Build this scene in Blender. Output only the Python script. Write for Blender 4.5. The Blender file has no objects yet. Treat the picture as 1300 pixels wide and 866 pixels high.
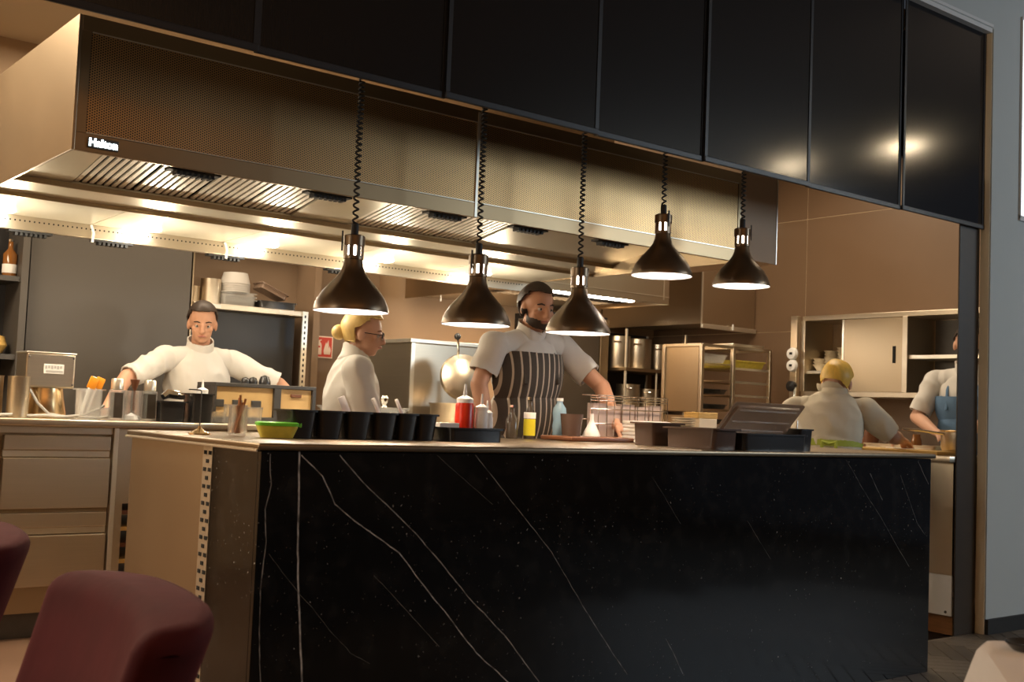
import bpy, bmesh, math, random
import numpy as np
from mathutils import Vector, Matrix, noise
R = random.Random(7)
PI = math.pi
S = bpy.context.scene
COL = S.collection

# ------------------------------------------------------------------ camera
cd = bpy.data.cameras.new('camera'); cam = bpy.data.objects.new('camera', cd); COL.objects.link(cam)
cx = Vector((0.78389, -0.61961, 0.03989)); cy = -Vector((0.06991, 0.02425, -0.99726)); cz = -Vector((0.61695, 0.78453, 0.06233))
cam.matrix_world = Matrix(((cx.x, cy.x, cz.x, -1.5012), (cx.y, cy.y, cz.y, -3.0600), (cx.z, cy.z, cz.z, 1.138), (0, 0, 0, 1)))
cd.sensor_width = 36; cd.lens = 36 * 1456 / 1300; cd.clip_start = 0.05
cd.dof.use_dof = True; cd.dof.focus_distance = 4.6; cd.dof.aperture_fstop = 6.3
S.camera = cam
# ------------------------------------------------------------------ world, exposure
w = bpy.data.worlds.new('world'); S.world = w; w.use_nodes = True
w.node_tree.nodes['Background'].inputs[0].default_value = (0.75, 0.82, 1, 1)
w.node_tree.nodes['Background'].inputs[1].default_value = 0.03
S.view_settings.view_transform = 'Standard'; S.view_settings.look = 'None'
S.view_settings.gamma = 1; S.view_settings.exposure = 1.0; S.view_settings.use_curve_mapping = False
# ------------------------------------------------------------------ lights
def area(name, loc, rot, sx, sy, power, col):
    l = bpy.data.lights.new(name, 'AREA'); l.shape = 'RECTANGLE'; l.size = sx; l.size_y = sy; l.energy = power; l.color = col
    o = bpy.data.objects.new(name, l); o.location = loc; o.rotation_euler = rot; COL.objects.link(o); return o
WARM = (1.0, 0.64, 0.33); WARM2 = (1.0, 0.81, 0.58); DAY = (0.72, 0.87, 1.0)
area('kitchen_ceiling_light', (1.4, 3.5, 3.25), (0, 0, 0), 2.4, 0.3, 30, WARM2)
area('kitchen_ceiling_light', (4.7, 1.9, 3.25), (0, 0, 0), 0.5, 1.6, 22, WARM2)
area('kitchen_ceiling_light', (-1.5, 2.2, 3.25), (0, 0, 0), 0.8, 1.6, 80, WARM2)
area('far_hood_light', (3.9, 3.4, 1.99), (0, 0, 0), 1.0, 0.3, 14, WARM)
area('dining_window_light', (7.4, -4.6, 2.75), (math.radians(78), 0, math.radians(58)), 3.0, 1.4, 60, DAY)
area('ceiling_bounce_fill', (-2.0, -5.4, 2.3), (PI, 0, 0), 6.0, 0.6, 130, WARM)  # added warm fill, brightens the ceiling that the hood front reflects
area('hall_light', (-5.0, 0.6, 2.5), (0, math.radians(-80), 0), 2.0, 1.6, 62, (1, .86, .68))

# ------------------------------------------------------------------ materials
MATS = {}
def nt_new(name):
    m = bpy.data.materials.new(name); m.use_nodes = True
    return m, m.node_tree, m.node_tree.nodes['Principled BSDF']
def pm(name, col, rough=0.5, metal=0.0, var=0.08, scale=6.0, stretch=(1, 1, 1), bump=0.0, bscale=60.0, spec=0.5, trans=0.0, emit=None, estr=0, alpha=1, sheen=0, rvar=0.0, ior=1.45, coat=0):
    m, nt, b = nt_new(name); N = nt.nodes; L = nt.links
    tc = N.new('ShaderNodeTexCoord'); mp = N.new('ShaderNodeMapping'); mp.inputs['Scale'].default_value = stretch
    L.new(tc.outputs['Object'], mp.inputs[0])
    nz = N.new('ShaderNodeTexNoise'); nz.inputs['Scale'].default_value = scale; nz.inputs['Detail'].default_value = 4
    L.new(mp.outputs[0], nz.inputs['Vector'])
    mx = N.new('ShaderNodeMix'); mx.data_type = 'RGBA'
    c0 = [max(0, c * (1 - var)) for c in col]; c1 = [min(1, c * (1 + var)) for c in col]
    mx.inputs[6].default_value = (*c0, 1); mx.inputs[7].default_value = (*c1, 1)
    L.new(nz.outputs[0], mx.inputs[0]); L.new(mx.outputs[2], b.inputs['Base Color'])
    b.inputs['Roughness'].default_value = rough; b.inputs['Metallic'].default_value = metal
    b.inputs['Specular IOR Level'].default_value = spec; b.inputs['IOR'].default_value = ior
    b.inputs['Transmission Weight'].default_value = trans; b.inputs['Alpha'].default_value = alpha
    if coat: b.inputs['Coat Weight'].default_value = coat
    if sheen: b.inputs['Sheen Weight'].default_value = sheen; b.inputs['Sheen Roughness'].default_value = 0.4; b.inputs['Sheen Tint'].default_value = (.55, .13, .13, 1)
    if rvar:
        mr = N.new('ShaderNodeMapRange'); mr.inputs[3].default_value = rough - rvar; mr.inputs[4].default_value = rough + rvar
        L.new(nz.outputs[0], mr.inputs[0]); L.new(mr.outputs[0], b.inputs['Roughness'])
    if emit: b.inputs['Emission Color'].default_value = (*emit, 1); b.inputs['Emission Strength'].default_value = estr
    if bump:
        n2 = N.new('ShaderNodeTexNoise'); n2.inputs['Scale'].default_value = bscale; L.new(mp.outputs[0], n2.inputs['Vector'])
        bp = N.new('ShaderNodeBump'); bp.inputs['Strength'].default_value = bump; bp.inputs['Distance'].default_value = 0.01
        L.new(n2.outputs[0], bp.inputs['Height']); L.new(bp.outputs[0], b.inputs['Normal'])
    MATS[name] = m; return m
def mth(nt, op, a, b=None, c=None):
    n = nt.nodes.new('ShaderNodeMath'); n.operation = op
    for i, v in enumerate((a, b, c)):
        if v is None: continue
        if isinstance(v, (int, float)): n.inputs[i].default_value = v
        else: nt.links.new(v, n.inputs[i])
    return n.outputs[0]

steel = pm('steel', (0.62, 0.54, 0.42), 0.34, 1.0, 0.05, 2, rvar=0.04)
steel_h = pm('steel_brushed', (0.62, 0.54, 0.42), 0.34, 1.0, 0.07, 3, (1, 1, 60), rvar=0.04)
steel_dk = pm('steel_dark', (0.42, 0.33, 0.22), 0.38, 1.0, 0.06, 2, rvar=0.04)
steel_fr = pm('hood_frame_steel', (0.36, 0.26, 0.15), 0.38, 1.0, 0.06, 2, rvar=0.04)
steel_lt = pm('steel_light', (0.80, 0.75, 0.64), 0.30, 0.85, 0.05, 5, rvar=0.04)
steel_under = pm('steel_underside', (0.66, 0.63, 0.52), 0.33, 0.6, 0.05, 1.5, (3, .5, 1), rvar=0.05)
slatm = pm('filter_slat', (0.88, 0.85, 0.76), 0.4, 0.3, 0.04)
barsteel = pm('bar_top_steel', (0.26, 0.20, 0.135), 0.36, 1.0, 0.08, 3, (40, 1, 1), rvar=0.05)
chrome = pm('chrome', (0.85, 0.82, 0.76), 0.10, 1.0, 0.04)
iron = pm('dark_iron', (0.10, 0.095, 0.09), 0.45, 0.7, 0.15, 20)
blackp = pm('black_plastic', (0.022, 0.021, 0.021), 0.25, 0, 0.2, 8, spec=0.6)
brownp = pm('smoke_plastic', (0.10, 0.065, 0.05), 0.22, 0, 0.15, 8)
blackr = pm('black_rubber', (0.015, 0.015, 0.015), 0.6, 0, 0.2, 10)
lampm = pm('lamp_bronze', (0.17, 0.125, 0.085), 0.34, 0.9, 0.12, 8, rvar=0.05)
lampin = pm('lamp_white', (0.9, 0.88, 0.86), 0.5, 0, 0.02)
bulbm = pm('bulb_glow', (1, 0.95, 0.9), 0.3, emit=(1.0, 0.93, 0.88), estr=16)
hoodbulb = pm('hood_lamp_glow', (1, 0.96, 0.9), 0.3, emit=(1.0, 0.95, 0.86), estr=30)
spotglow = pm('downlight_glow', (1, 0.9, 0.7), 0.3, emit=(1.0, 0.78, 0.5), estr=90)
signglow = pm('display_glow', (0.8, 0.95, 1), 0.3, emit=(0.75, 0.93, 1.0), estr=6)
dayglass = pm('daylight_glass', (0.9, 0.95, 1), 0.1, emit=(0.95, 0.93, 1.0), estr=1.0)
tilem = pm('brown_tile', (0.165, 0.102, 0.060), 0.36, 0, 0.10, 1.6, rvar=0.06)
grout = pm('tile_grout', (0.50, 0.38, 0.25), 0.8)
brownwall = pm('brown_wall', (0.20, 0.135, 0.085), 0.55, 0, 0.08, 1.5)
tanwall = pm('tan_wall', (0.42, 0.29, 0.18), 0.6, 0, 0.06, 1.5)
beige = pm('beige_paint', (0.55, 0.42, 0.28), 0.7, 0, 0.05, 1.2)
darkcab = pm('dark_cabinet', (0.085, 0.075, 0.065), 0.38, 0, 0.08, 1.3)
blackcab = pm('black_lacquer', (0.028, 0.026, 0.026), 0.35, 0, 0.15, 4)
greywall = pm('grey_wall_paint', (0.40, 0.43, 0.43), 0.75, 0, 0.04, 2.5, bump=0.05, bscale=160)
cream = pm('cream_paint', (0.74, 0.66, 0.50), 0.6, 0, 0.06, 5)
jambm = pm('dark_jamb', (0.035, 0.025, 0.017), 0.42, 0, 0.2, 5, (1, 1, 5))
dceil = pm('dining_ceiling_paint', (0.40, 0.30, 0.20), 0.8)
dwall = pm('dining_wall_paint', (0.16, 0.12, 0.09), 0.8)
kfloor = pm('kitchen_floor_tile', (0.14, 0.08, 0.05), 0.4, 0, 0.15, 4)
floorbase = pm('floor_joint', (0.03, 0.025, 0.02), 0.8)
plankA = pm('oak_grey_dark', (0.085, 0.068, 0.052), 0.42, 0, 0.35, 9, (1, 9, 1), bump=0.1, bscale=30)
plankB = pm('oak_grey', (0.125, 0.102, 0.078), 0.42, 0, 0.35, 9, (9, 1, 1), bump=0.1, bscale=30)
woodkick = pm('kick_wood', (0.20, 0.095, 0.035), 0.4, 0, 0.35, 5, (2, 2, 14))
pine = pm('pine_board', (0.66, 0.44, 0.19), 0.45, 0, 0.18, 7, (1, 1, 0.2))
gold = pm('board_gold', (0.62, 0.40, 0.12), 0.4, 0, 0.2, 7, (3, 1, 1))
redwood = pm('red_wood', (0.17, 0.065, 0.03), 0.35, 0, 0.25, 6, (1, 8, 1))
brassy = pm('brass', (0.72, 0.52, 0.28), 0.22, 1.0, 0.08)
cinnamon = pm('stick_brown', (0.30, 0.105, 0.03), 0.6, 0, 0.25, 30)
velvet = pm('burgundy_velvet', (0.050, 0.0055, 0.007), 0.85, 0, 0.65, 5, sheen=0.14, bump=0.15, bscale=14, spec=0.2)
cloth = pm('table_linen', (0.62, 0.56, 0.52), 0.85, 0, 0.05, 4, bump=0.08, bscale=30)
white = pm('white_plastic', (0.80, 0.79, 0.77), 0.4, 0, 0.04)
paper = pm('white_paper', (0.78, 0.76, 0.72), 0.7, 0, 0.04, 8)
china = pm('cream_china', (0.72, 0.63, 0.47), 0.25, 0, 0.05, 5)
glass = pm('clear_glass', (0.95, 0.96, 0.95), 0.06, 0, 0.02, trans=0.92, alpha=0.55)
clearp = pm('clear_plastic', (0.85, 0.86, 0.84), 0.2, 0, 0.05, trans=0.7, alpha=0.5)
smokelid = pm('smoked_clear_lid', (0.33, 0.235, 0.175), 0.22, 0, 0.05, trans=0.35, alpha=0.86)
greenlid = pm('green_lid', (0.16, 0.62, 0.05), 0.35, 0, 0.1)
yellowp = pm('yellow_food', (0.60, 0.50, 0.07), 0.5, 0, 0.35, 30)
orangep = pm('orange_silicone', (0.95, 0.33, 0.02), 0.4, 0, 0.15, 8)
redsauce = pm('red_sauce', (0.62, 0.025, 0.006), 0.3, 0, 0.15, 5)
redsign = pm('sign_red', (0.60, 0.05, 0.02), 0.45, 0, 0.05)
signwhite = pm('sign_white', (0.85, 0.68, 0.55), 0.5, 0, 0.03)
amber = pm('amber_bottle', (0.30, 0.12, 0.03), 0.12, 0, 0.1, trans=0.3)
darkglass = pm('dark_bottle_glass', (0.05, 0.04, 0.03), 0.1, 0, 0.1)
oilm = pm('olive_oil', (0.55, 0.48, 0.03), 0.15, 0, 0.1)
bluep = pm('blue_bottle', (0.35, 0.55, 0.68), 0.2, 0, 0.15, trans=0.4)
pinkc = pm('pink_carton', (0.55, 0.44, 0.39), 0.7, 0, 0.06, 6)
greyp = pm('grey_label', (0.45, 0.43, 0.40), 0.5, 0, 0.05)
skin = pm('skin', (0.56, 0.30, 0.19), 0.5, 0, 0.08, 9)
skin2 = pm('skin_fair', (0.62, 0.36, 0.25), 0.5, 0, 0.08, 9)
shirtw = pm('white_chef_cloth', (0.62, 0.60, 0.56), 0.8, 0, 0.04, 6)
shirtc = pm('cream_chef_cloth', (0.60, 0.54, 0.42), 0.8, 0, 0.04, 6)
trouser = pm('dark_trousers', (0.03, 0.03, 0.035), 0.8)
denim = pm('blue_apron_cloth', (0.10, 0.19, 0.32), 0.8, 0, 0.15, 20)
greenc = pm('green_apron_tie', (0.36, 0.42, 0.05), 0.7)
hair_d = pm('dark_hair', (0.035, 0.022, 0.015), 0.5, 0, 0.4, 60, (1, 1, .3))
hair_b = pm('blonde_hair', (0.62, 0.44, 0.16), 0.45, 0, 0.3, 60, (1, 1, .3))
hair_y = pm('golden_hair', (0.72, 0.46, 0.08), 0.45, 0, 0.3, 60, (1, 1, .3))
eyew = pm('eye_white', (0.45, 0.40, 0.36), 0.3); lipm = pm('lip', (0.42, 0.16, 0.12), 0.5)
hole = pm('dark_hole', (0.008, 0.007, 0.006), 0.9)
blindm = pm('blind_fabric', (0.009, 0.009, 0.011), 0.13, 0, 0.12, 5, (40, 40, 1), spec=0.4)
blindrail = pm('blind_rail', (0.014, 0.014, 0.017), 0.4, 0, 0.1)
whitemetal = pm('white_metal', (0.55, 0.57, 0.58), 0.35, 0, 0.05)

# striped apron
def striped():
    m, nt, b = nt_new('striped_apron_cloth'); tc = nt.nodes.new('ShaderNodeTexCoord'); sp = nt.nodes.new('ShaderNodeSeparateXYZ')
    nt.links.new(tc.outputs['Object'], sp.inputs[0])
    f = mth(nt, 'FRACT', mth(nt, 'MULTIPLY', sp.outputs[0], 27.0)); s = mth(nt, 'LESS_THAN', f, 0.22)
    mx = nt.nodes.new('ShaderNodeMix'); mx.data_type = 'RGBA'; mx.inputs[6].default_value = (0.055, 0.045, 0.036, 1); mx.inputs[7].default_value = (0.50, 0.43, 0.34, 1)
    nt.links.new(s, mx.inputs[0]); nt.links.new(mx.outputs[2], b.inputs['Base Color']); b.inputs['Roughness'].default_value = 0.8
    return m
apronm = striped()
# perforated sheet: hexagonal holes pattern in the x-z plane of the hood
def perforated():
    m, nt, b = nt_new('perforated_steel'); N = nt.nodes; L = nt.links
    tc = N.new('ShaderNodeTexCoord'); sp = N.new('ShaderNodeSeparateXYZ'); L.new(tc.outputs['Object'], sp.inputs[0])
    p = 0.0092; q = p * 1.732
    def lat(ox, oz):
        u = mth(nt, 'SUBTRACT', mth(nt, 'FRACT', mth(nt, 'ADD', mth(nt, 'MULTIPLY', sp.outputs[0], 1 / q), ox)), 0.5)
        v = mth(nt, 'SUBTRACT', mth(nt, 'FRACT', mth(nt, 'ADD', mth(nt, 'MULTIPLY', sp.outputs[2], 1 / p), oz)), 0.5)
        u = mth(nt, 'MULTIPLY', u, 1.732)
        return mth(nt, 'SQRT', mth(nt, 'ADD', mth(nt, 'MULTIPLY', u, u), mth(nt, 'MULTIPLY', v, v)))
    d = mth(nt, 'MINIMUM', lat(0, 0), lat(0.5, 0.5)); h = mth(nt, 'LESS_THAN', d, 0.30)
    nz = N.new('ShaderNodeTexNoise'); nz.inputs['Scale'].default_value = 2.4; mp = N.new('ShaderNodeMapping'); mp.inputs['Scale'].default_value = (1.6, 1, .25)
    L.new(tc.outputs['Object'], mp.inputs[0]); L.new(mp.outputs[0], nz.inputs['Vector'])
    mx = N.new('ShaderNodeMix'); mx.data_type = 'RGBA'; mx.inputs[6].default_value = (0.60, 0.38, 0.17, 1); mx.inputs[7].default_value = (0.03, 0.022, 0.016, 1)
    L.new(h, mx.inputs[0]); L.new(mx.outputs[2], b.inputs['Base Color'])
    L.new(mth(nt, 'MULTIPLY_ADD', h, -0.9, 1.0), b.inputs['Metallic'])
    L.new(mth(nt, 'MULTIPLY_ADD', nz.outputs[0], 0.2, 0.28), b.inputs['Roughness'])
    return m
perf = perforated()
# black marble with white veins running across the slab (x-z plane)
VEINS = [
 (0.0042, 0.75, [(.122, 1.0), (.128, .844), (.133, .705), (.150, .52), (.171, .30), (.18, 0)]),
 (0.0028, 0.65, [(.130, .987), (.205, .925), (.25, .842), (.336, .78), (.489, .685), (.578, .587), (.708, .452), (.809, .342), (.947, .235), (1.2, .02)]),
 (0.0028, 0.45, [(.261, .989), (.343, .907), (.432, .838), (.555, .737), (.651, .645), (.784, .51), (.922, .396), (1.012, .296), (1.085, .219), (1.25, .03)]),
 (0.0022, 0.32, [(.772, .993), (.88, .888), (.969, .802), (1.116, .663), (1.261, .477), (1.5, .2)]),
 (0.0026, 0.35, [(.03, .99), (.036, .90), (.02, .83), (.028, .74), (.02, .6), (.025, .45), (.045, .25)]),
 (0.0017, 0.13, [(.04, .70), (.12, .61), (.25, .47), (.33, .39), (.4, .35)]),
 (0.0018, 0.16, [(.40, .62), (.55, .48), (.66, .38)]),
 (0.0018, 0.20, [(2.80, .99), (2.93, .86), (3.05, .75), (3.3, .5)]),
 (0.0022, 0.30, [(2.98, .93), (3.08, .81)]), (0.0016, 0.22, [(3.22, .92), (3.36, .7), (3.43, .64)]), (0.002, 0.26, [(3.36, .985), (3.45, .88)]),
 (0.0016, 0.10, [(1.60, .92), (1.76, .74)]), (0.0016, 0.12, [(2.15, .74), (2.3, .58)]), (0.0024, 0.28, [(1.70, .31), (1.80, .17)]), (0.0016, 0.10, [(.62, .99), (.85, .83)])]
def marble():
    m, nt, b = nt_new('black_marble'); N = nt.nodes; L = nt.links
    tc = N.new('ShaderNodeTexCoord'); nz = N.new('ShaderNodeTexNoise'); nz.inputs['Scale'].default_value = 9; nz.inputs['Detail'].default_value = 5
    L.new(tc.outputs['Object'], nz.inputs['Vector'])
    ms = N.new('ShaderNodeVectorMath'); ms.operation = 'MULTIPLY_ADD'; ms.inputs[1].default_value = (.012, .012, .012)
    L.new(nz.outputs[1], ms.inputs[0])
    off = N.new('ShaderNodeVectorMath'); off.operation = 'SUBTRACT'; L.new(tc.outputs['Object'], off.inputs[0]); off.inputs[1].default_value = (.006, .006, .006)
    L.new(off.outputs[0], ms.inputs[2])
    fl = N.new('ShaderNodeVectorMath'); fl.operation = 'MULTIPLY'; fl.inputs[1].default_value = (1, 0, 1); L.new(ms.outputs[0], fl.inputs[0])
    brk = N.new('ShaderNodeTexNoise'); brk.inputs['Scale'].default_value = 26; L.new(tc.outputs['Object'], brk.inputs['Vector'])
    bk = N.new('ShaderNodeMapRange'); bk.inputs[1].default_value = 0.34; bk.inputs[2].default_value = 0.6; bk.inputs[3].default_value = .25; L.new(brk.outputs[0], bk.inputs[0])
    tot = None
    for wd, st, pts in VEINS:
        dm = None
        for (ax, az), (bx_, bz) in zip(pts, pts[1:]):
            A = Vector((ax, 0, az)); D = Vector((bx_ - ax, 0, bz - az))
            s = N.new('ShaderNodeVectorMath'); s.operation = 'SUBTRACT'; L.new(fl.outputs[0], s.inputs[0]); s.inputs[1].default_value = A
            dt = N.new('ShaderNodeVectorMath'); dt.operation = 'DOT_PRODUCT'; L.new(s.outputs[0], dt.inputs[0]); dt.inputs[1].default_value = D / D.length_squared
            cl = N.new('ShaderNodeClamp'); L.new(dt.outputs['Value'], cl.inputs[0])
            sc = N.new('ShaderNodeVectorMath'); sc.operation = 'SCALE'; sc.inputs[0].default_value = D; L.new(cl.outputs[0], sc.inputs['Scale'])
            di = N.new('ShaderNodeVectorMath'); di.operation = 'DISTANCE'; L.new(s.outputs[0], di.inputs[0]); L.new(sc.outputs[0], di.inputs[1])
            dm = di.outputs['Value'] if dm is None else mth(nt, 'MINIMUM', dm, di.outputs['Value'])
        mr = N.new('ShaderNodeMapRange'); mr.inputs[1].default_value = wd * .25; mr.inputs[2].default_value = wd * .95; mr.inputs[3].default_value = st; mr.inputs[4].default_value = 0
        L.new(dm, mr.inputs[0]); tot = mr.outputs[0] if tot is None else mth(nt, 'MAXIMUM', tot, mr.outputs[0])
    tot = mth(nt, 'MULTIPLY', tot, bk.outputs[0])
    # small fossil specks
    vo = N.new('ShaderNodeTexVoronoi'); vo.inputs['Scale'].default_value = 17; L.new(ms.outputs[0], vo.inputs['Vector'])
    n3 = N.new('ShaderNodeTexNoise'); n3.inputs['Scale'].default_value = 75; n3.inputs['Detail'].default_value = 3; L.new(tc.outputs['Object'], n3.inputs['Vector'])
    n4 = N.new('ShaderNodeTexNoise'); n4.inputs['Scale'].default_value = 5; L.new(tc.outputs['Object'], n4.inputs['Vector'])
    sk = N.new('ShaderNodeMapRange'); sk.inputs[1].default_value = 0.66; sk.inputs[2].default_value = 0.74; sk.inputs[4].default_value = .45; L.new(n3.outputs[0], sk.inputs[0])
    sk2 = N.new('ShaderNodeMapRange'); sk2.inputs[1].default_value = 0.45; sk2.inputs[2].default_value = 0.62; L.new(n4.outputs[0], sk2.inputs[0])
    tot = mth(nt, 'MAXIMUM', tot, mth(nt, 'MULTIPLY', sk.outputs[0], sk2.outputs[0]))
    cl_ = N.new('ShaderNodeTexNoise'); cl_.inputs['Scale'].default_value = 14; cl_.inputs['Detail'].default_value = 8; L.new(tc.outputs['Object'], cl_.inputs['Vector'])
    haze = N.new('ShaderNodeMapRange'); haze.inputs[1].default_value = .5; haze.inputs[2].default_value = .9; haze.inputs[4].default_value = .022; L.new(cl_.outputs[0], haze.inputs[0])
    tot = mth(nt, 'ADD', tot, haze.outputs[0])
    mx = N.new('ShaderNodeMix'); mx.data_type = 'RGBA'; mx.inputs[6].default_value = (0.0042, 0.0038, 0.0036, 1); mx.inputs[7].default_value = (0.78, 0.75, 0.70, 1)
    L.new(tot, mx.inputs[0]); L.new(mx.outputs[2], b.inputs['Base Color']); b.inputs['Roughness'].default_value = 0.10; b.inputs['Specular IOR Level'].default_value = 0.38
    return m
marblem = marble()

# ------------------------------------------------------------------ mesh helpers
def B(): return bmesh.new()
def merge(bm, b2, mtx=None):
    if mtx is not None: b2.transform(mtx)
    me = bpy.data.meshes.new('t'); b2.to_mesh(me); b2.free(); bm.from_mesh(me); bpy.data.meshes.remove(me)
def box(bm, x0, x1, y0, y1, z0, z1, bev=0.0, seg=2, mtx=None):
    b2 = B(); bmesh.ops.create_cube(b2, size=1)
    for v in b2.verts: v.co = Vector(((x0 + x1) / 2 + v.co.x * (x1 - x0), (y0 + y1) / 2 + v.co.y * (y1 - y0), (z0 + z1) / 2 + v.co.z * (z1 - z0)))
    if bev: bmesh.ops.bevel(b2, geom=b2.edges[:], offset=bev, segments=seg, affect='EDGES', profile=0.5)
    merge(bm, b2, mtx); return bm
def lathe(bm, prof, cx=0, cy=0, z=0, n=24, mtx=None):
    b2 = B(); rings = []
    for r, h in prof:
        if r < 1e-5: rings.append([b2.verts.new((cx, cy, z + h))])
        else: rings.append([b2.verts.new((cx + r * math.cos(2 * PI * i / n), cy + r * math.sin(2 * PI * i / n), z + h)) for i in range(n)])
    for a, b in zip(rings, rings[1:]):
        for i in range(n):
            j = (i + 1) % n
            if len(a) == 1 and len(b) == 1: continue
            if len(a) == 1: b2.faces.new((a[0], b[j], b[i]))
            elif len(b) == 1: b2.faces.new((a[i], a[j], b[0]))
            else: b2.faces.new((a[i], a[j], b[j], b[i]))
    bmesh.ops.recalc_face_normals(b2, faces=b2.faces[:])
    merge(bm, b2, mtx); return bm
def cyl(bm, cx, cy, z0, z1, r, n=20): return lathe(bm, [(0, z0), (r, z0), (r, z1), (0, z1)], cx, cy, 0, n)
def tube(bm, pts, r, n=8, closed=False):
    pts = [Vector(p) for p in pts]; b2 = B(); rings = []; up = Vector((0, 0, 1)); prev = None
    m = len(pts)
    for i, p in enumerate(pts):
        a = pts[(i - 1) % m] if (closed or i > 0) else p; c = pts[(i + 1) % m] if (closed or i < m - 1) else p
        t = (c - a).normalized() if (c - a).length > 1e-9 else Vector((0, 0, 1))
        s = t.cross(up)
        if s.length < 1e-3: s = t.cross(Vector((0, 1, 0)))
        s.normalize()
        if prev is not None:
            s2 = prev - t * prev.dot(t)
            if s2.length > 1e-4: s = s2.normalized()
        prev = s; u = s.cross(t)
        rr = r[i] if isinstance(r, (list, tuple)) else r
        rings.append([b2.verts.new(p + (s * math.cos(2 * PI * k / n) + u * math.sin(2 * PI * k / n)) * rr) for k in range(n)])
    prs = list(zip(rings, rings[1:])) + ([(rings[-1], rings[0])] if closed else [])
    for a, b in prs:
        for k in range(n): b2.faces.new((a[k], a[(k + 1) % n], b[(k + 1) % n], b[k]))
    if not closed: b2.faces.new(rings[0][::-1]); b2.faces.new(rings[-1])
    bmesh.ops.recalc_face_normals(b2, faces=b2.faces[:])
    merge(bm, b2); return bm
def rring(hx, hy, z, c, n=3):
    c = min(c, hx * .95, hy * .95); out = []
    for k, (sx, sy) in enumerate(((1, 1), (-1, 1), (-1, -1), (1, -1))):
        for i in range(n + 1):
            a = PI / 2 * (k + i / n); out.append((sx * (hx - c) + c * math.cos(a), sy * (hy - c) + c * math.sin(a), z))
    return out
def loft(bm, rings, cap0=True, cap1=True, mtx=None):
    b2 = B(); vs = [[b2.verts.new(p) for p in r] for r in rings]
    for a, b in zip(vs, vs[1:]):
        n = len(a)
        for i in range(n): b2.faces.new((a[i], a[(i + 1) % n], b[(i + 1) % n], b[i]))
    if cap0: b2.faces.new(vs[0][::-1])
    if cap1: b2.faces.new(vs[-1])
    bmesh.ops.recalc_face_normals(b2, faces=b2.faces[:])
    merge(bm, b2, mtx); return bm
def tub(bm, L, W, H, taper=0.86, rim=0.008, wall=0.004, c=0.02, z=0, mtx=None):
    """open catering container: tapered walls, outward rim, hollow"""
    hx, hy = L / 2, W / 2
    loft(bm, [rring(hx * taper, hy * taper, z, c), rring(hx - rim, hy - rim, z + H - .008, c), rring(hx, hy, z + H - .007, c), rring(hx, hy, z + H, c),
              rring(hx - rim - wall, hy - rim - wall, z + H, c), rring(hx * taper - wall, hy * taper - wall, z + wall, c)], True, True, mtx); return bm
def prism(bm, poly, y0, y1, mtx=None):
    """polygon in x-z extruded along y"""
    b2 = B(); a = [b2.verts.new((x, y0, z)) for x, z in poly]; b = [b2.verts.new((x, y1, z)) for x, z in poly]
    n = len(poly); b2.faces.new(a); b2.faces.new(b[::-1])
    for i in range(n): b2.faces.new((a[i], b[i], b[(i + 1) % n], a[(i + 1) % n]))
    bmesh.ops.recalc_face_normals(b2, faces=b2.faces[:]); merge(bm, b2, mtx); return bm
def prismx(bm, poly, x0, x1):
    """polygon in y-z extruded along x"""
    b2 = B(); a = [b2.verts.new((x0, y, z)) for y, z in poly]; b = [b2.verts.new((x1, y, z)) for y, z in poly]
    n = len(poly); b2.faces.new(a); b2.faces.new(b[::-1])
    for i in range(n): b2.faces.new((a[i], b[i], b[(i + 1) % n], a[(i + 1) % n]))
    bmesh.ops.recalc_face_normals(b2, faces=b2.faces[:]); merge(bm, b2); return bm
def ball(bm, c, r, seg=14, sc=(1, 1, 1)):
    b2 = B(); bmesh.ops.create_uvsphere(b2, u_segments=seg, v_segments=max(6, seg // 2 + 2), radius=r)
    for v in b2.verts: v.co = Vector((c[0] + v.co.x * sc[0], c[1] + v.co.y * sc[1], c[2] + v.co.z * sc[2]))
    merge(bm, b2); return bm
def obj(name, bm, m, parent=None, smooth=False, loc=None, kind=None, label=None):
    if isinstance(bm, bpy.types.Mesh): me = bm
    else:
        me = bpy.data.meshes.new(name); bm.to_mesh(me); bm.free()
    if m is not None and not me.materials: me.materials.append(m)
    if smooth and len(me.polygons):
        me.polygons.foreach_set('use_smooth', [True] * len(me.polygons))
        try: me.set_sharp_from_angle(angle=math.radians(38))
        except Exception: pass
    o = bpy.data.objects.new(name, me); COL.objects.link(o)
    if parent is not None: o.parent = parent
    if loc is not None: o.location = loc
    if kind: o['kind'] = kind
    if label: o['label'] = label
    return o
def thing(name, label, cat, loc=(0, 0, 0), rz=0, group=None):
    o = bpy.data.objects.new(name, None); COL.objects.link(o); o.location = loc; o.rotation_euler = (0, 0, rz); o.empty_display_size = 0.05
    o['label'] = label; o['category'] = cat
    if group: o['group'] = group
    return o
def tag(o, label, cat, group=None):
    o['label'] = label; o['category'] = cat
    if group: o['group'] = group
    return o
def struct(name, bm, m, parent=None, smooth=False):
    o = obj(name, bm, m, parent, smooth)
    if parent is None: o['kind'] = 'structure'
    return o
def dup(root, loc, label=None, rz=None, cat=None):
    r = root.copy(); COL.objects.link(r); r.location = loc
    if rz is not None: r.rotation_euler = (0, 0, rz)
    if label: r['label'] = label
    for ch in list(root.children):
        c = ch.copy(); COL.objects.link(c); c.parent = r
        for g in list(ch.children):
            d = g.copy(); COL.objects.link(d); d.parent = c
    return r
def arc(c, r, a0, a1, n, plane='xz'):
    out = []
    for i in range(n + 1):
        a = a0 + (a1 - a0) * i / n; u, v = r * math.cos(a), r * math.sin(a)
        out.append((c[0] + u, c[1], c[2] + v) if plane == 'xz' else ((c[0] + u, c[1] + v, c[2]) if plane == 'xy' else (c[0], c[1] + u, c[2] + v)))
    return out
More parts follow.
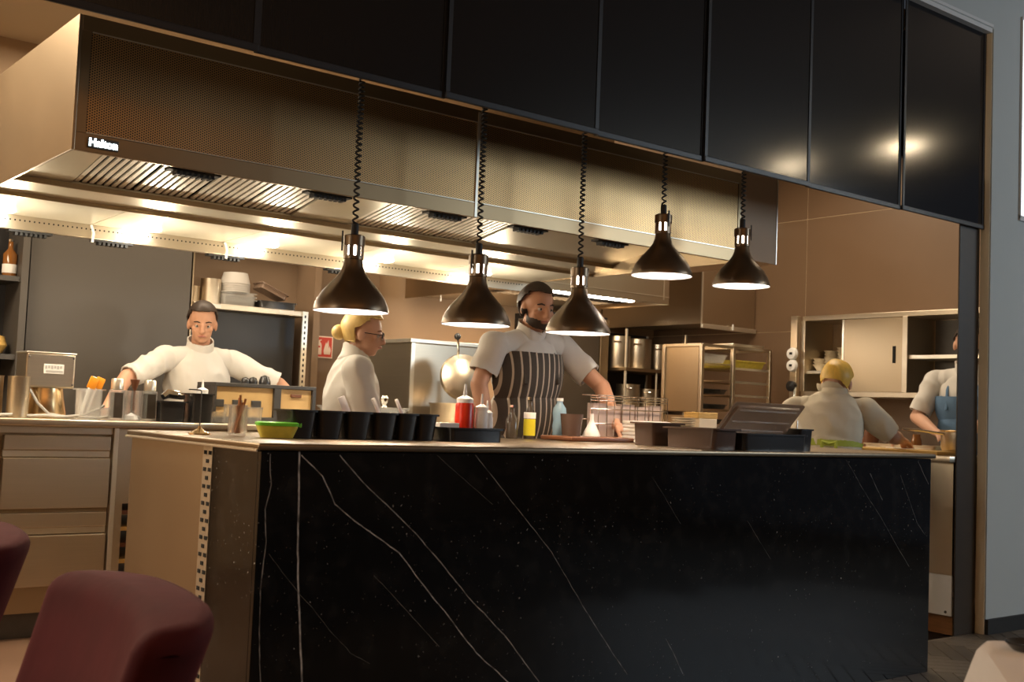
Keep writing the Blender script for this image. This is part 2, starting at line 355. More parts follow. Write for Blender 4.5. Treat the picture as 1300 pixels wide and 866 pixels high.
# ================================================================== SETTING
fl = struct('floor', box(B(), -6, 9, -7, 5.2, -0.06, -0.012), floorbase)
kf = obj('kitchen_floor', box(B(), -3.2, 6.0, 0.45, 4.35, -0.011, 0.0), kfloor, fl)
# herringbone oak planks of the dining floor; the ones in view are single parts, the rest one joined part
def herringbone():
    Lp, Wp, T = 0.48, 0.08, 0.011; near = 0
    pa = obj('plank', box(B(), 0.0015, Lp - .0015, 0.0015, Wp - .0015, -T, 0, 0.0015, 1), plankA, fl); pb = None
    rest = B(); first = True; k = int(Lp / Wp)
    me_b = None
    c45, s45 = math.cos(PI / 4), math.sin(PI / 4)
    for i in range(-60, 60):
        for j in range(-14, 14):
            for d in (0, 1):
                # herringbone lattice
                ox = i * Wp + j * Lp; oy = i * Wp - j * Lp
                x, y = (ox, oy) if d == 0 else (ox + Wp * 0, oy + Wp)
                rot = 0 if d == 0 else PI / 2
                if d == 1: x, y = ox + Wp, oy + Wp
                wx, wy = 3.9 + x * c45 - y * s45, -0.3 + x * s45 + y * c45
                a = PI / 4 + rot
                mx_, my_ = wx + math.cos(a) * Lp / 2, wy + math.sin(a) * Lp / 2
                if not (-2.6 < mx_ < 5.6 and -2.2 < my_ < 0.75): continue
                m = Matrix.Translation((wx, wy, 0)) @ Matrix.Rotation(a, 4, 'Z')
                if mx_ > 3.0 and my_ > -1.0 and near < 290:
                    if first: o = pa; first = False
                    else:
                        if d == 0: o = pa.copy(); COL.objects.link(o)
                        else:
                            if pb is None:
                                me2 = pa.data.copy(); me2.materials.clear(); me2.materials.append(plankB)
                                o = pb = pa.copy(); o.data = me2
                            else: o = pb.copy()
                            COL.objects.link(o)
                    o.matrix_local = m; near += 1
                else:
                    box(rest, 0.0015, Lp - .0015, 0.0015, Wp - .0015, -T, 0, 0, 1, m)
    obj('planks', rest, plankB, fl, kind='stuff')
herringbone()
struct('ceiling', box(B(), -3.3, 6.1, 0.445, 4.4, 3.30, 3.40), beige)
struct('ceiling_dining', box(B(), -6, 9, -7, 0.40, 3.75, 3.85), dceil)
struct('wall_left', box(B(), -3.35, -3.2, 0.445, 4.4, 0, 3.30), beige)
struct('wall_back', box(B(), -3.2, 6.05, 4.30, 4.42, 0, 3.30), tanwall)
# right wall: big brown tiles, recessed joints
wr = struct('wall_right', box(B(), 5.909, 6.05, 0.445, 4.30, 0, 3.30), grout)
zs = [0.0, 0.985, 1.875, 2.765, 3.30]; ys = [0.445, 1.31, 2.62, 3.93, 4.30]
for a, b in zip(zs, zs[1:]):
    for c, d in zip(ys, ys[1:]):
        obj('tile', box(B(), 5.905, 5.910, c + .003, d - .003, a + .003, b - .003), tilem, wr)
# dining side wall with the opening
wf = B(); box(wf, 4.67, 9, 0.385, 0.445, 0.085, 3.75); box(wf, -6, 4.67, 0.385, 0.445, 3.47, 3.75)
struct('wall_front', wf, greywall)
struct('baseboard_front', box(B(), 4.675, 9, 0.372, 0.445, 0.0, 0.084), blackr)
struct('trim_1', box(B(), 4.664, 4.672, 0.392, 0.445, 0.0, 3.47), cream)             # cream reveal of the opening
struct('trim_2', box(B(), 4.455, 4.664, 0.448, 0.458, 0.0, 2.60, .003), jambm)        # dark post of the opening
tr = B(); box(tr, -2, 4.66, 0.380, 0.402, 3.474, 3.492); box(tr, -2, 4.66, 0.386, 0.43, 3.446, 3.470)
struct('trim_3', tr, whitemetal)                                                       # pale head rail of the blinds
struct('trim_4', box(B(), -3.2, 4.455, 0.46, 0.49, 2.60, 3.29), blackcab)              # bulkhead behind the blinds
struct('wall_dining', box(B(), -6, -5.9, -7, 0.4, 0, 3.75), dwall)
struct('wall_rear', box(B(), -6, 9, -7.1, -7, 0, 3.75), dwall)
win = struct('window_1', box(B(), 4.985, 6.6, 0.375, 0.386, 2.42, 3.60), dayglass)
wfm = B(); box(wfm, 4.975, 4.985, 0.372, 0.386, 2.40, 3.62, .003); box(wfm, 4.975, 6.62, 0.372, 0.386, 2.39, 2.42); box(wfm, 5.7, 5.74, 0.372, 0.386, 2.4, 3.6)
obj('window_frame', wfm, whitemetal, win)

# ceiling downlights of the dining room that shine on the blinds
def downlight(x, y, label):
    t = thing('ceiling_downlight', label, 'ceiling light', (x, y, 3.75))
    obj('trim_ring', lathe(B(), [(.122, 0), (.15, 0), (.15, -.012), (.122, -.012), (.122, 0)]), whitemetal, t)
    obj('lens', lathe(B(), [(0, -.004), (.12, -.004), (.12, -.008), (0, -.008)]), spotglow, t)
downlight(7.75, -3.41, 'recessed dining ceiling downlight mirrored in the third blind from the right')
downlight(7.78, -2.13, 'recessed dining ceiling downlight mirrored where the two rightmost blinds meet')

# ================================================================== BLINDS
edges = [-1.35, -0.62, 0.115, 0.88, 1.645, 2.298, 3.047, 3.838, 4.660]
names = ['black roller blind leftmost of the row, mostly outside the frame', 'black roller blind second from the left above the hood corner', 'black roller blind over the first perforated hood panel',
         'black roller blind above the first heat lamp', 'black roller blind above the third heat lamp', 'narrow black roller blind right of centre, above the fourth heat lamp',
         'black roller blind with one round lamp reflection near its bottom edge', 'navy black roller blind at the right end under the pale rail']
for i, (a, b) in enumerate(zip(edges, edges[1:])):
    y = 0.425 if i % 2 else 0.437
    t = thing('roller_blind', names[i], 'blind', ((a + b) / 2, y, 2.298), 0, None)
    hw = (b - a) / 2 + (.004 if i < 7 else -.002)
    bm = B(); n = 12
    b2 = B(); rows = []
    for k in range(n + 1):
        x = -hw + 2 * hw * k / n; rows.append([b2.verts.new((x, 0.0 * math.sin(k * 1.1 + i) * (1 - zz / 1.2), zz)) for zz in (0.022, 0.3, 0.7, 1.16)])
    for p, q in zip(rows, rows[1:]):
        for k in range(3): b2.faces.new((p[k], q[k], q[k + 1], p[k + 1]))
    bmesh.ops.recalc_face_normals(b2, faces=b2.faces[:]); bmesh.ops.solidify(b2, geom=b2.faces[:], thickness=.002)
    obj('fabric', b2, blindm, t, True)
    for sx in (-hw + .001, hw - .019): obj('side_hem', box(B(), sx, sx + .018, -.0035, -.0005, .024, 1.16), blindrail, t)
    obj('bottom_rail', box(B(), -hw, hw, -.006, .008, 0, .026, .003), blindrail, t)

# ================================================================== HOOD
H = thing('extractor_hood', 'long stainless extractor hood with perforated front hanging over the kitchen line', 'hood', (-0.32, 0.9, 1.97))
def hp(name, bm, m, par=None, smooth=False):
    bm.transform(Matrix.Translation((0.32, -0.9, -1.97))); return obj(name, bm, m, par or H, smooth)
x0, x1, yA, yB = -0.32, 3.11, 0.9, 2.64
hp('side_panel', box(B(), x0, x0 + .012, yA, yB, 1.97, 2.44, .002), steel_dk)
hp('side_panel', box(B(), x1 - .012, x1, yA, yB, 1.97, 2.44, .002), steel_dk)
hp('top_panel', box(B(), x0 + .012, x1 - .012, yA + .02, yB, 2.41, 2.44), steel_dk)
hp('rear_panel', box(B(), x0 + .012, x1 - .012, yB - .012, yB, 1.99, 2.41), steel_dk)
fr = B(); box(fr, x0 + .012, x1 - .012, yA, yA + .015, 2.385, 2.44, .002); box(fr, x0 + .012, x1 - .012, yA, yA + .015, 1.97, 2.034, .002)
box(fr, x0 + .012, -.275, yA, yA + .015, 2.034, 2.385); box(fr, 3.085, x1 - .012, yA, yA + .015, 2.034, 2.385)
hp('front_frame', fr, steel_fr)
for a, b in ((-.273, 1.378), (1.392, 3.083)):
    p = hp('perforated_panel', box(B(), a, b, yA + .003, yA + .013, 2.036, 2.383), perf)
    g = B(); box(g, a, b, yA - .002, yA + .003, 2.383, 2.3865); box(g, a, b, yA - .002, yA + .003, 2.034, 2.037); hp('edge_trim', g, steel_lt, p)
hp('seam_strip', box(B(), 1.379, 1.391, yA - .003, yA + .012, 1.972, 2.43), steel_lt)
# underside planes
hp('front_gutter', prismx(B(), [(yA + .015, 1.972), (1.36, 2.10), (1.36, 2.112), (yA + .015, 1.984)], x0 + .012, x1 - .012), steel_under)
us = B(); prismx(us, [(1.86, 2.025), (2.03, 1.985), (2.03, 1.997), (1.86, 2.037)], x0 + .012, x1 - .012); hp('filter_shelf', us, steel_under)
for a, b in ((x0 + .012, .30), (.306, .985), (.991, 1.67), (1.676, 2.36), (2.366, x1 - .012)):
    hp('lamp_panel', prismx(B(), [(2.036, 1.983), (2.595, 1.972), (2.595, 1.984), (2.036, 1.995)], a, b), steel_under)
hp('rail', box(B(), x0 + .012, x1 - .012, 2.028, 2.038, 1.968, 1.986), steel_dk)
hp('rail', box(B(), x0 + .012, x1 - .012, 1.855, 1.87, 2.006, 2.028), steel_dk)
lip = hp('rear_lip', box(B(), x0 + .012, x1 - .012, 2.60, 2.64, 1.905, 1.985, .003), steel)
dots = B()
for k in range(150): box(dots, x0 + .05 + k * .022, x0 + .056 + k * .022, 2.598, 2.601, 1.946, 1.953)
d_ = hp('slots', dots, hole, lip); d_['kind'] = 'stuff'
# baffle filters with single slats
fz = lambda y: 2.10 + (y - 1.38) / (1.86 - 1.38) * (2.02 - 2.10)
def filt(xa, n, pitch):
    back = B(); prismx(back, [(1.37, 2.135), (1.86, 2.055), (1.86, 2.062), (1.37, 2.142)], xa, xa + n * pitch)
    f = hp('baffle_filter', back, hole)
    slat_me = None
    for k in range(n):
        c = xa + (k + .5) * pitch
        o = hp('slat', prismx(B(), [(1.375, 2.118), (1.855, 2.038), (1.855, 2.046), (1.375, 2.126)], c - pitch * .29, c + pitch * .29), slatm, f)
    g = B(); prismx(g, [(1.36, 2.10), (1.378, 2.10), (1.378, 2.13), (1.36, 2.13)], xa, xa + n * pitch); hp('filter_frame', g, steel_dk, f)
for xa in (-.02, .235, .49, .745): filt(xa, 8, .031)
for xa in (1.31, 1.565, 1.82): filt(xa, 8, .031)
for a, b in ((x0 + .012, -.024), (.997, 1.306), (2.072, x1 - .012)):
    hp('filler_panel', prismx(B(), [(1.36, 2.115), (1.86, 2.03), (1.86, 2.04), (1.36, 2.125)], a, b), steel_under)
# recessed hood lamps; added points without fixture hang below to light the filters
for x in (-.13, .56, 1.20, 1.92, 2.62):
    pl_ = bpy.data.lights.new('hood_filter_fill', 'POINT'); pl_.energy = 5.5; pl_.color = (1, .84, .62); pl_.shadow_soft_size = .03
    po = bpy.data.objects.new('hood_filter_fill', pl_); COL.objects.link(po); po.location = (x, 2.32, 1.76)
    l = hp('lamp', lathe(B(), [(0, 1.966), (.05, 1.966), (.056, 1.970), (.056, 1.98), (0, 1.98)], x, 2.50), hoodbulb)
# black air nozzles
def nozzle(x, y, z, n=7):
    g = B(); box(g, x - .10, x + .10, y, y + .05, z - .010, z)
    for k in range(n): box(g, x - .07 + k * .022, x - .058 + k * .022, y + .003, y + .047, z - .024, z - .010)
    hp('air_nozzle', g, blackr)
for x in (.14, .70, 1.27, 1.73, 2.24): nozzle(x, .94, 1.978)
for x in (.03, .42, 1.02, 1.72): nozzle(x, 2.605, 1.905)
for x in (.305, 1.0):
    hp('hook', tube(B(), [(x, 2.595, 1.97), (x + .01, 2.585, 1.93), (x + .005, 2.582, 1.885)], .006, 6), white)
dsp = hp('display', box(B(), -.268, -.162, yA - .006, yA, 1.985, 2.022, .002), iron)
# lettering on the lit display
def text(name, s, size, m, parent, mtx, ext=.0008, bold=0.0):
    c = bpy.data.curves.new(name, 'FONT'); c.body = s; c.size = size; c.extrude = ext; c.align_x = 'CENTER'; c.align_y = 'CENTER'; c.offset = bold
    o = bpy.data.objects.new(name, c); COL.objects.link(o); bpy.context.view_layer.update()
    me = bpy.data.meshes.new_from_object(o.evaluated_get(bpy.context.evaluated_depsgraph_get())); bpy.data.objects.remove(o); bpy.data.curves.remove(c)
    me.transform(mtx); return obj(name, me, m, parent)
text('lettering', 'Halton', .036, signglow, dsp, Matrix.Translation((-.215 + .32, -.0075, .0335)) @ Matrix.Rotation(PI / 2, 4, 'X'), bold=.0012)
# bulkhead box beyond the hood
bk = thing('duct_casing', 'brown metal duct casing at the right end of the long hood', 'casing', (3.25, .9, 1.99))
obj('casing_body', box(B(), -.137, .15, .0, 1.0, .0, .84, .003), tanwall, bk)
obj('casing_edge', box(B(), .146, .152, -.003, .0, .0, .84), steel_lt, bk)

# second hood over the far cooking line
h2 = thing('extractor_hood', 'far tan steel hood right of centre above the chef', 'hood', (3.2, 2.8, 1.97))
obj('front_panel', box(B(), 0, 1.35, 0, .012, 0, .88, .002), steel, h2); obj('side_panel', box(B(), 0, .012, .012, 1.45, 0, .88), steel_dk, h2)
obj('side_panel', box(B(), 1.338, 1.35, .012, 1.45, 0, .88), steel_dk, h2)
obj('edge_trim', box(B(), 1.29, 1.30, -.003, 0, .03, .88), steel_lt, h2); obj('edge_trim', box(B(), .0, 1.35, -.004, 0, 0.05, .055), steel_lt, h2)
obj('under_plate', box(B(), .012, 1.338, .012, 1.45, .03, .04), steel_under, h2)
sl = B()
for k in range(24): box(sl, .10 + k * .048, .125 + k * .048, .30, .62, .018, .03)
o = obj('slats', sl, iron, h2); o['kind'] = 'stuff'
obj('tube_lamp', box(B(), .25, 1.1, .10, .16, .004, .03, .004), hoodbulb, h2)
obj('hook', tube(B(), [(.02, 1.0, .0), (.02, 1.0, -.045)], .006, 6), white, h2)
h3 = thing('extractor_hood', 'steel hood on the right brown tiled wall above the tray trolley', 'hood', (5.25, 3.12, 1.90))
obj('front_panel', box(B(), 0, .645, 0, .012, 0, .95, .002), steel, h3); obj('side_panel', box(B(), 0, .012, .012, 1.15, 0, .95), steel, h3)
obj('edge_trim', box(B(), -.004, .012, -.004, .004, 0, .95), steel_lt, h3)
obj('under_plate', box(B(), .012, .645, .012, 1.15, .03, .04), steel_under, h3)
obj('rim', box(B(), -.006, .645, -.02, .0, -.035, .0, .003), steel_lt, h3)
obj('hook', tube(B(), [(.35, -.024, .02), (.35, -.026, -.03)], .006, 6), white, h3)

# ================================================================== BAR COUNTER
bc = thing('bar_counter', 'black marble fronted pass counter with steel top in the foreground', 'counter', (0, 0, 0))
obj('marble_front', box(B(), 0, 3.47, 0, .02, .0, .998, .0015), marblem, bc)
endm = pm('end_marble', (.028, .024, .020), .16, 0, .3, 20, spec=.9); 
obj('marble_end', box(B(), 0.0, .02, .0205, .335, .0, .998, .0015), marblem, bc)
obj('end_panel', box(B(), 0.0, .018, .408, 1.04, .0, .996, .0015), steel, bc)
ps = obj('perforated_strip', box(B(), -.001, .018, .337, .406, .0, .996), steel_lt, bc)
sl = B(); k = 0
for i in range(36):
    z = .975 - i * .0265
    for y in ((.352, .388) if i % 2 == 0 else (.370,)): box(sl, -.003, .0, y - .0095, y + .0095, z - .006, z + .006)
o = obj('slots', sl, hole, ps); o['kind'] = 'stuff'
obj('carcass', box(B(), .02, 3.45, .021, 1.03, .02, .996), steel_dk, bc)
top = B(); box(top, -.018, 3.487, -.018, 1.05, 1.0, 1.022, .008, 3); obj('worktop', top, barsteel, bc, True)
ltr = B(); box(ltr, -.022, -.016, -.01, 1.05, .996, 1.004, .002); obj('lip', ltr, steel_lt, bc)

# ================================================================== BACK COUNTER with refrigerated drawers
fc = thing('drawer_cabinet', 'steel refrigerated drawer unit at the left end of the back counter', 'cabinet', (.2, 2.5, 0))
obj('body', box(B(), -1.2, .245, .04, .74, .12, .985), steel_dk, fc)
obj('plinth', box(B(), -1.2, .245, .08, .74, 0, .12), iron, fc)
obj('end_post', box(B(), .247, .27, .0, .74, .0, .988, .002), steel_lt, fc); obj('fascia', box(B(), -1.2, .245, .012, .04, .955, .988), steel, fc)
for zt, zb in ((.945, .605), (.585, .245)):
    for xa, xb in ((-.255, .235), (-.77, -.275), (-1.19, -.79)):
        d = obj('drawer', box(B(), xa, xb, .0, .035, zb, zt - .105, .003), steel_h, fc)
        obj('drawer_lip', box(B(), xa, xb, .004, .035, zt - .068, zt, .004), steel_h, d)
        obj('grip', box(B(), xa, xb, .018, .035, zt - .100, zt - .070, .002), steel_lt, d)
bcb = thing('back_counter_base', 'steel back counter base between the drawer unit and the oven', 'counter', (1.4, 2.5, 0))
bb = B(); box(bb, -.92, 1.0, .03, .72, .62, .985); obj('apron_panel', bb, steel, bcb)
for x in (-.90, .0, .96): obj('leg', box(B(), x - .02, x + .02, .04, .08, 0, .62), steel, bcb)
for z, c in ((.58, redwood), (.50, gold), (.42, redwood), (.34, gold), (.24, redwood)):
    obj('shelf_board', box(B(), -.90, .6, .10, .68, z - .02, z), c, bcb)
wt = thing('back_worktop', 'long steel worktop carrying the mixer, mills and grill', 'worktop', (.7, 2.5, .9885))
obj('slab', box(B(), -1.75, 1.66, -.02, .74, 0, .0335, .008, 3), steel, wt, True)

# ================================================================== RIGHT CABINET
rc = thing('prep_cabinet', 'steel prep cabinet with riveted kick plate beside the dark post', 'cabinet', (4.45, .72, 0))
obj('body', box(B(), .012, .65, -.255, 1.8, .33, .955), steel_dk, rc)
obj('side_panel', box(B(), 0, .012, -.255, .015, .33, .955), steel, rc); obj('corner_post', box(B(), -.004, .012, .017, .14, .33, .955, .002), steel_lt, rc)
obj('door', box(B(), -.002, .012, .145, .95, .34, .95, .002), steel, rc); obj('door', box(B(), -.002, .012, .955, 1.79, .34, .95, .002), steel, rc)
kp = obj('kick_plate', box(B(), .0, .012, -.255, 1.8, .105, .328), whitemetal, rc)
rv = B()
for y in (-.22, -.10, .02, .14): ball(rv, (-.001, y, .125), .008, 8)
ball(rv, (-.001, -.05, .31), .006, 8); o = obj('rivets', rv, iron, kp)
obj('plinth', box(B(), .015, .60, -.255, 1.8, 0, .103), woodkick, rc)
obj('worktop', box(B(), -.05, .68, -.262, 1.82, .957, .992, .005), steel_h, rc, True)

# ================================================================== BACK WALL FURNITURE
tc = thing('tall_cupboard', 'tall plain dark grey cupboard behind the blurred cook at left', 'cupboard', (.91, 4.0, 0))
obj('carcass', box(B(), -.50, .50, .02, .29, 0, 2.84), blackcab, tc); obj('door', box(B(), -.495, .495, 0, .018, .08, 2.83, .002), darkcab, tc)
obj('edge_strip', box(B(), .503, .512, -.004, .29, 0, 2.84), steel_dk, tc)
obj('edge_strip', box(B(), -.515, -.503, -.004, .29, 0, 2.84), iron, tc)
bs = thing('bottle_shelf', 'open black shelf unit with bottles at the left edge', 'shelf', (-.25, 3.95, 0))
obj('back_panel', box(B(), -.8, .60, .30, .34, 0, 2.84), blackcab, bs)
obj('side_panel', box(B(), .60, .64, -.02, .30, 0, 2.84), darkcab, bs); obj('side_panel', box(B(), -.84, -.80, -.02, .30, 0, 2.84), darkcab, bs)
for z in (.5, .95, 1.36, 1.815): obj('shelf', box(B(), -.8, .60, 0, .30, z - .03, z), iron, bs)
ru = thing('recess_shelf_unit', 'open recess unit with a steel shelf of pans and trays', 'shelf', (1.83, 4.0, 0))
obj('back_panel', box(B(), -.405, .52, .27, .30, 0, 2.84), brownwall, ru); obj('side_panel', box(B(), .47, .52, .0, .27, 1.0, 2.84), brownwall, ru)
obj('header', box(B(), -.405, .47, .0, .27, 2.45, 2.84), brownwall, ru)
obj('shelf', box(B(), -.405, .42, -.02, .27, 1.735, 1.772, .003), steel, ru); obj('lower_panel', box(B(), -.405, .40, .14, .17, 1.0, 1.735), blackcab, ru)
ptp = obj('perforated_post', box(B(), .375, .415, -.025, -.01, .9, 1.772), steel_lt, ru)
g = B()
for k in range(22): box(g, .389, .399, -.027, -.025, .95 + k * .037, .968 + k * .037)
o = obj('slots', g, hole, ptp); o['kind'] = 'stuff'
for xa, xb in ((-.40, -.22), (.2, .36)): obj('shelf_label', box(B(), xa, xb, -.022, -.02, 1.742, 1.766), paper, ru)
pl = struct('wall_pier', box(B(), 2.352, 2.93, 4.18, 4.30, 0, 2.85), brownwall)
# fire extinguisher sign
fs = thing('fire_sign', 'red square fire extinguisher sign on the brown pier', 'sign', (2.48, 4.176, 1.55))
obj('plate', box(B(), -.078, .078, -.004, 0, -.078, .078), signwhite, fs); obj('red_field', box(B(), -.069, .069, -.006, -.004, -.069, .069), redsign, fs)
g = B(); loft(g, [[(x, y_, z) for x, y_, z in r] for r in (rring(.019, .001, -.055, .0005), rring(.019, .001, .012, .0005))])
prism(g, [(-.019, .012), (.019, .012), (.012, .030), (-.012, .030)], -.001, .001); box(g, -.006, .006, -.001, .001, .03, .042); prism(g, [(-.034, .030), (.016, .046), (.016, .053), (-.034, .040)], -.001, .001)
prism(g, [(-.034, .034), (-.026, .036), (-.030, -.012), (-.036, -.012)], -.001, .001)
g.transform(Matrix.Translation((-.032, -.007, 0))); e_ = obj('extinguisher_symbol', g, signwhite, fs)
g = B(); box(g, -.040, -.026, -.0088, -.0078, -.006, .008); obj('symbol_mark', g, redsign, e_)
g = B(); prism(g, [(.008, -.052), (.056, -.052), (.062, -.022), (.052, .008), (.046, -.010), (.040, .052), (.026, .022), (.022, .036), (.010, .0), (.004, -.026)], -.0080, -.0062); obj('flame_symbol', g, signwhite, fs)
# combi oven
ov = thing('combi_oven', 'tall steel oven cabinet behind the braising kettle', 'oven', (2.72, 3.0, 0))
obj('body', box(B(), -.26, .36, 0, .75, .1, 1.555, .004), steel_h, ov)
obj('top_rim', box(B(), -.275, .375, -.015, .76, 1.555, 1.58, .003), steel_lt, ov); obj('front_post', box(B(), -.262, -.235, -.008, 0, .1, 1.555), steel_lt, ov)
for sx in (-.22, .32):
    for sy in (.05, .70): obj('leg', cyl(B(), sx, sy, 0, .1, .02, 10), steel, ov)
v = obj('vent_plate', box(B(), .16, .26, -.004, 0, 1.40, 1.47), iron, ov)
# black fridge column and pot rack at the back right
fr_ = thing('dark_fridge', 'dark glass fronted fridge column left of the pot rack', 'fridge', (4.72, 3.85, 0))
obj('body', box(B(), -.42, .22, .02, .44, 0, 1.95), blackcab, fr_); obj('door', box(B(), -.415, .12, 0, .018, .1, 1.93, .003), darkglass, fr_); obj('handle', box(B(), .125, .215, -.012, .02, .1, 1.93, .004), steel_dk, fr_)
pr = thing('pot_rack', 'steel rack holding stockpots beneath the far right hood', 'shelf', (5.36, 3.72, 0))
for x in (-.34, .36):
    for y in (0, .46): obj('post', cyl(B(), x, y, 0, 1.86, .012, 8), steel_lt, pr)
for z in (.35, 1.23, 1.545): obj('wire_shelf', box(B(), -.36, .38, -.02, .48, z - .028, z, .004), steel_dk, pr)
obj('back_sheet', box(B(), -.34, .36, .47, .49, .3, 1.86), blackcab, pr); obj('brace', cyl(B(), .02, .0, .35, 1.52, .008, 8), steel_lt, pr)
# tray trolley
tt = thing('tray_trolley', 'steel two bay tray trolley standing before the brown tiled wall', 'trolley', (4.70, 2.60, 0))
obj('side_sheet', box(B(), 0, .008, .03, .36, 1.20, 1.68), steel_dk, tt); obj('side_sheet', box(B(), 0, .008, .03, .36, .25, 1.17), steel_dk, tt)
for x, y in ((0, 0), (0, .37), (.34, 0), (.34, .37), (.76, 0), (.76, .37)):
    obj('post', box(B(), x - .014, x + .014, y - .014, y + .014, .1, 1.69, .002), steel, tt)
for x in (.0, .34, .76): obj('top_rail', box(B(), x - .012, x + .012, 0, .37, 1.675, 1.695), steel, tt)
for y in (0, .37): obj('top_rail', box(B(), 0, .76, y - .012, y + .012, 1.675, 1.695), steel, tt)
for z in (.45, .61, .77, .93, 1.09, 1.22, 1.33, 1.43, 1.53):
    obj('rung', box(B(), .35, .75, -.006, .004, z - .008, z + .008), steel_lt, tt); obj('rung', box(B(), .35, .75, .366, .376, z - .008, z + .008), steel, tt)
for x in (.02, .325):
    for z in (1.11, 1.22, 1.33, 1.44, 1.56): obj('runner', box(B(), x - .006, x + .006, 0, .37, z - .006, z), steel, tt)
for x, y in ((0, 0), (0, .37), (.76, 0), (.76, .37)):
    obj('caster', lathe(B(), [(0, -.02), (.05, -.02), (.05, .02), (0, .02)], 0, 0, 0, 14, Matrix.Translation((x, y, .05)) @ Matrix.Rotation(PI / 2, 4, 'X')), blackr, tt)
for i, z in enumerate((1.115, 1.225, 1.335)):
    o = obj('tray', tub(B(), .285, .34, .035, .9, .006, .003, .015), blackp, None, True, (4.70 + .172, 2.785, z)); tag(o, ('lowest', 'middle', 'upper')[i] + ' black tray in the left bay of the trolley', 'tray', 'black trays in the trolley')
o = obj('food_pan', tub(B(), .285, .34, .06, .85, .006, .003, .02), clearp, None, True, (4.872, 2.785, 1.565)); tag(o, 'clear food pan high in the left bay of the trolley', 'pan')
o = obj('food_pan', tub(B(), .37, .36, .055, .88, .006, .003, .02), yellowp, None, True, (5.25, 2.785, 1.54)); tag(o, 'yellow filled food pan high in the right bay of the trolley', 'pan')
o = obj('baking_sheet', tub(B(), .36, .34, .02, .95, .006, .003, .01), steel_lt, None, True, (5.22, 2.77, 1.697)); tag(o, 'steel baking sheet lying on top of the trolley', 'tray')

# ================================================================== WALL CABINET (right)
wc = thing('wall_cabinet', 'steel wall cabinet with sliding door above the prep line at right', 'cabinet', (5.72, 1.60, 1.35))
obj('back_panel', box(B(), .165, .178, -.75, .77, 0, .60), steel_dk, wc)
for z in (0, .565): obj('rail', box(B(), -.17, .165, -.75, .77, z, z + .035, .002), steel, wc)
for y in (.74, -.125, -.75): obj('post', box(B(), -.175, .165, y, y + .04, .035, .565, .002), steel, wc)
obj('shelf', box(B(), -.15, .165, -.085, .74, .17, .19), steel_lt, wc); obj('shelf', box(B(), -.15, .165, -.71, -.125, .27, .295), steel_lt, wc)
sd = obj('sliding_door', box(B(), -.165, -.15, -.083, .40, .037, .563, .002), steel_dk, wc)
obj('door_pull', box(B(), -.168, -.164, -.03, -.005, .24, .36), hole, sd)
obj('door_edge', box(B(), -.14, -.13, .42, .435, .037, .563), steel_lt, wc); obj('inner_door', box(B(), .15, .164, -.70, -.14, .036, .56), iron, wc)
"""
"""
ap = thing('appliance_post', 'steel upright post with two round white dials beside the wall cabinet', 'post', (5.52, 2.41, .99))
obj('post', box(B(), -.02, .02, -.03, .03, 0, .96, .003), steel, ap); obj('foot', box(B(), -.05, .05, -.05, .05, 0, .02), steel, ap)
for z in (.675, .585):
    k_ = obj('dial', lathe(B(), [(0, 0), (.045, 0), (.048, .012), (.040, .03), (0, .034)], 0, 0, 0, 18, Matrix.Translation((-.018, -.0, z)) @ Matrix.Rotation(-PI / 2, 4, 'Y') @ Matrix.Rotation(0, 4, 'X')), white, ap)
    obj('dial_mark', box(B(), -.056, -.051, -.014, .010, z - .008, z + .010), hole, k_)
obj('knob', lathe(B(), [(0, 0), (.04, 0), (.04, .03), (0, .036)], 0, 0, 0, 16, Matrix.Translation((-.018, 0, .43)) @ Matrix.Rotation(-PI / 2, 4, 'Y')), blackp, ap)
obj('spray_hose', tube(B(), [(-.03, -.03, .42), (-.06, -.05, .30), (-.03, -.05, .18), (-.02, -.02, .06)], .010, 8), chrome, ap)
rw = thing('rear_prep_counter', 'low steel prep counter under the wall cabinet', 'counter', (5.7, 2.0, 0))
obj('body', box(B(), -.17, .19, -.25, .62, 0, .94), steel_dk, rw); obj('worktop', box(B(), -.20, .195, -.26, .64, .942, .98, .004), steel_h, rw)
ORD = ['topmost', 'second from top', 'third from top', 'fourth from top', 'fifth from top', 'sixth from top', 'seventh from top', 'eighth from top', 'ninth from top', 'tenth from top', 'bottom']
ORL = ['first', 'second', 'third', 'fourth', 'fifth']
# ================================================================== HEAT LAMPS
LAMPS = [(.650, 1.487, 'first heat lamp from the left, bronze shade before the blonde woman in glasses'), (1.228, 1.482, 'second heat lamp from the left, bronze shade left of the bearded chef'),
         (1.775, 1.490, 'third heat lamp from the left, bronze shade right of the bearded chef'), (2.277, 1.792, 'fourth heat lamp from the left, raised high with bright slots'),
         (2.830, 1.800, 'fifth heat lamp at the right end, raised high before the brown wall')]
prof_o = [(.140, 0), (.1405, .008), (.137, .022), (.126, .048), (.108, .076), (.085, .102), (.062, .127), (.046, .150), (.038, .172), (.034, .196)]
prof_i = [(.031, .196), (.034, .172), (.042, .150), (.058, .127), (.081, .102), (.104, .076), (.122, .048), (.133, .022), (.1365, .003), (.140, 0)]
lamp0 = None
def coil(z0, z1, zc):
    pts = []; z = z0; a = 0
    while z < z1:
        f = (z - z0) / (z1 - z0); pitch = .030 - .013 * min(1, f * 1.6)
        pts.append((.0095 * math.cos(a), .0095 * math.sin(a), z)); a += 2 * PI / 9; z += pitch / 9
    pts.append((0, 0, z1 + .01)); pts.append((0, 0, zc)); return tube(B(), pts, .0042, 5)
